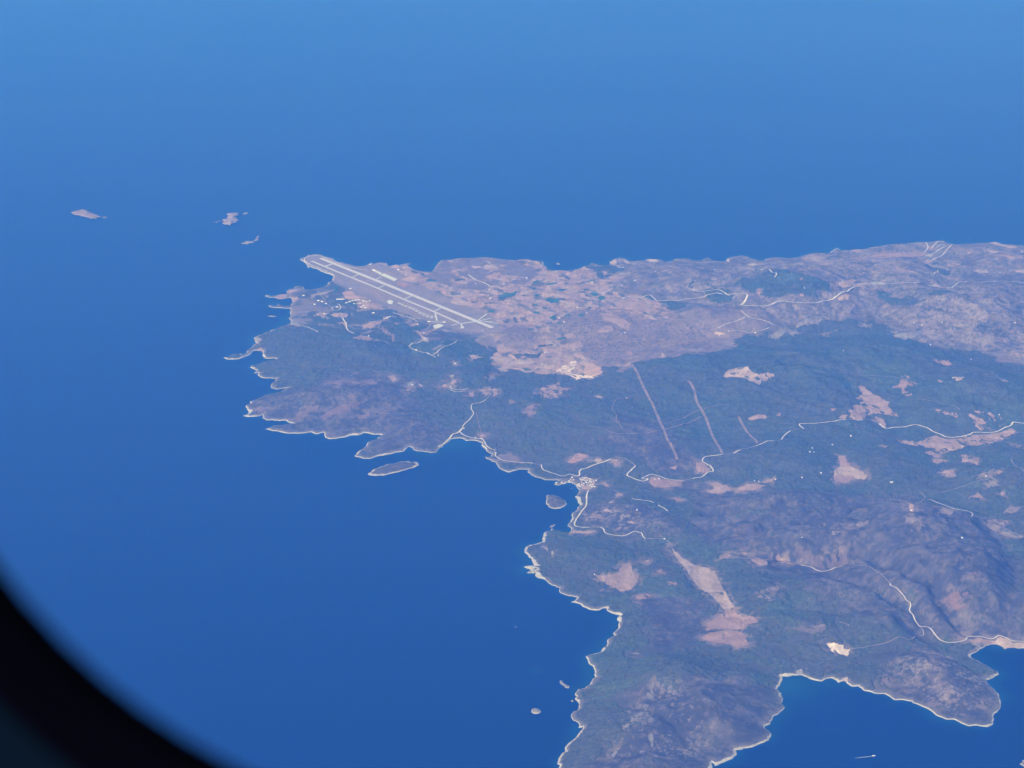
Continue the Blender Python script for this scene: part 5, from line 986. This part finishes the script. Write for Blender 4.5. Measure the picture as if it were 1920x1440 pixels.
islet('islet', c14([(615,797),(650,790),(710,800),(660,805)]), 8, 'sliver of rock between the western inlets', C_PALE * .8, .7, seed=12)
islet('islet', c12([(495,208),(515,195),(545,205),(525,218)]), 12, 'small rock lying off the far sandy bay', C_PALE * .8, .7, seed=13)
islet('islet', [(1912,1432),(1917,1426),(1932,1422),(1945,1428),(1935,1438),(1918,1436)], 10, 'pale islet cut by the lower right corner of the view', C_PALE * .85, .8, seed=14)
islet('islet', [(1070,1314),(1073,1311.5),(1075.5,1314),(1073,1316.5)], 5, 'tiny rock touching the near western shore', C_PALE * .9, .8, seed=15)
islet('islet', [(966,1174),(968,1173.5),(968.5,1176),(966.5,1176.5)], 3, 'speck of rock alone in the wide near sea', C_PALE * .5, .8, seed=16)
islet('islet', c17([(1150,765),(1225,708),(1238,718),(1170,780)]), 6, 'pale rock spit off the burnt headland bay', C_PALE * .9, .8, seed=17)

# ------------------------------------------------------------------ boats
def hull_bm(bm, L=30, W=7, H=3.2):
    st = [(-.5,.85),(-.25,1),(0,1),(.25,.8),(.42,.35),(.5,.02)]
    rows = []
    for s, w in st:
        rows.append([bm.verts.new((s*L, -w*W/2, H)), bm.verts.new((s*L*.95, -w*W*.36, -.6)), bm.verts.new((s*L*.93, 0, -1.1)), bm.verts.new((s*L*.95, w*W*.36, -.6)), bm.verts.new((s*L, w*W/2, H))])
    for a, b in zip(rows, rows[1:]):
        for i in range(4): bm.faces.new([a[i], b[i], b[i+1], a[i+1]])
        bm.faces.new([a[4], b[4], b[0], a[0]])
    bm.faces.new(rows[0][::-1])
def boat(name, px, py, rot, sc, label):
    x, y = [float(v) for v in at_z(px, py)]
    e = bpy.data.objects.new(name, None); COL.objects.link(e); e.location = (x, y, 0); e.rotation_euler = (0, 0, rot); e.scale = (sc,) * 3
    tag(e, label, 'boat')
    link('hull', bm_mesh('hull', hull_bm, [M_HULL]), None, e)
    link('cabin', bm_mesh('cabin', lambda b: (box_faces(b, -9, 5, -2.6, 2.6, 3.0, 5.6), box_faces(b, -6, 2, -2.1, 2.1, 5.6, 7.6)), [M_HULL]), None, e)
    link('window', bm_mesh('window', lambda b: box_faces(b, -8.5, 5.06, -2.66, 2.66, 4.1, 5.0), [M_GLASS]), None, e)
    return e
bx, by = at_z(1638.5, 1417.5); tx, ty = at_z(1604, 1421.5)
ang = math.atan2(float(by - ty), float(bx - tx))
boat('motor_boat', 1638.5, 1417.5, ang, 1.1, 'white motor boat drawing a wake off the near headland')
boat('moored_boat', 1072, 915.5, .4, .55, 'small white boat moored off the village shore')
# wake: foam sheet thinning out behind the boat
wl = math.hypot(float(bx - tx), float(by - ty)); n = 40
co = []; 
for i in range(n + 1):
    s = i / n
    for side in (1, -1):
        wv = (1.2 + 7 * s ** .6) * (1 - s) ** .55 * (.8 + .4 * rb_.random()) + .2
        co.append((float(bx) - math.cos(ang) * (8 + s * wl) - math.sin(ang) * wv * side, float(by) - math.sin(ang) * (8 + s * wl) + math.cos(ang) * wv * side, .35))
fc = np.array([[2*i, 2*i+2, 2*i+3, 2*i+1] for i in range(n)])
o = link('wake', np_mesh('wake', np.array(co), fc), M_FOAM); tag(o, 'white foam wake trailing behind the motor boat', 'wake', kind='stuff')

# ------------------------------------------------------------------ aircraft window in front of the camera (real size, 0.34 m away)
M_SEAL = plain_mat('shaded_black_rubber', (0.0012, 0.0012, 0.003), .95, spec=0.0)  # rubber darkened to near black, standing in for shade of the unbuilt fuselage
M_REVEAL = plain_mat('shaded_reveal', (0.0016, 0.006, 0.014), .9, spec=0.02)  # dark teal trim with the cabin's shade put into its base colour
YW = 0.34
edge_px = [(-60,1008),(0,1096),(60,1170),(150,1258),(250,1343),(330,1399),(430,1458)]
E_ = []
for px, py in edge_px:
    dx, dy, dz = ray(px, py); E_.append((float(dx / dy * YW), float(dz / dy * YW)))
E_ = np.array(E_)
Am = np.column_stack([2 * E_, np.ones(len(E_))]); sol = np.linalg.lstsq(Am, (E_ ** 2).sum(1), rcond=None)[0]
wc = sol[:2]; wr = math.sqrt(sol[2] + wc @ wc)
print('window corner', wc, wr)
def rrect(off, y, n=18):
    # rounded opening grown outward by off; lower left corner circle is the fitted one
    W_, H_ = max(.26, 2 * wr + .02), max(.36, 2 * wr + .08); r = wr + off
    cs_ = [(wc[0], wc[1], math.pi), (wc[0] + W_ - 2 * wr, wc[1], 1.5 * math.pi), (wc[0] + W_ - 2 * wr, wc[1] + H_ - 2 * wr, 0), (wc[0], wc[1] + H_ - 2 * wr, .5 * math.pi)]
    out = []
    for cx, cz, a0 in cs_:
        for k in range(n + 1):
            a = a0 + k / n * math.pi / 2
            out.append((cx + r * math.cos(a), y, CAM_H + cz + r * math.sin(a)))
    return out
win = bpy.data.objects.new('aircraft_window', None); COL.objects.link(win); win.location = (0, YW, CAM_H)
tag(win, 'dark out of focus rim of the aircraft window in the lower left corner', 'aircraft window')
def rings(name, rows, mat):
    bm = bmesh.new(); R = [[bm.verts.new((p[0], p[1] - YW, p[2] - CAM_H)) for p in r] for r in rows]
    n = len(R[0])
    for a, b in zip(R, R[1:]):
        for i in range(n): bm.faces.new([a[i], a[(i+1) % n], b[(i+1) % n], b[i]])
    me = bpy.data.meshes.new(name); bmesh.ops.recalc_face_normals(bm, faces=bm.faces); bm.to_mesh(me); bm.free()
    return link(name, me, mat, win)
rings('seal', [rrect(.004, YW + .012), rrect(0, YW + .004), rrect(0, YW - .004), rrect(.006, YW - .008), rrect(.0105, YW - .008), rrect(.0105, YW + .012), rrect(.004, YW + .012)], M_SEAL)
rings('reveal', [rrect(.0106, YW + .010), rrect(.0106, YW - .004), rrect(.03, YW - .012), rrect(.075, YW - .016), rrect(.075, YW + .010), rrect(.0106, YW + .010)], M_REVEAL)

# ------------------------------------------------------------------ haze (the air itself)
def haze():
    m = bpy.data.materials.new('haze_air'); m.use_nodes = True; t = m.node_tree; t.nodes.clear()
    v = t.nodes.new('ShaderNodeVolumePrincipled'); v.inputs['Density'].default_value = HAZE_DENSITY
    v.inputs['Color'].default_value = (*HAZE_COLOR, 1); v.inputs['Absorption Color'].default_value = (*HAZE_ABSORB, 1); v.inputs['Anisotropy'].default_value = 0.0
    out = t.nodes.new('ShaderNodeOutputMaterial'); t.links.new(v.outputs[0], out.inputs['Volume'])
    b = BIG + 500
    me = bm_mesh('haze', lambda bm: box_faces(bm, -b, b, -60500, b, -140, CAM_H + 6), [m])
    o = link('haze', me); tag(o, kind='stuff')
haze()
for o_ in bpy.data.objects:
    if o_.parent is None and o_.type in ('MESH', 'EMPTY'):
        o_.location.z -= CAM_H
print('longest label', max(len(o['label'].split()) for o in bpy.data.objects if 'label' in o))
print('tris', sum(len(o.data.loops) - 2 * len(o.data.polygons) for o in bpy.data.objects if o.type == 'MESH'), 'objects', len(bpy.data.objects))
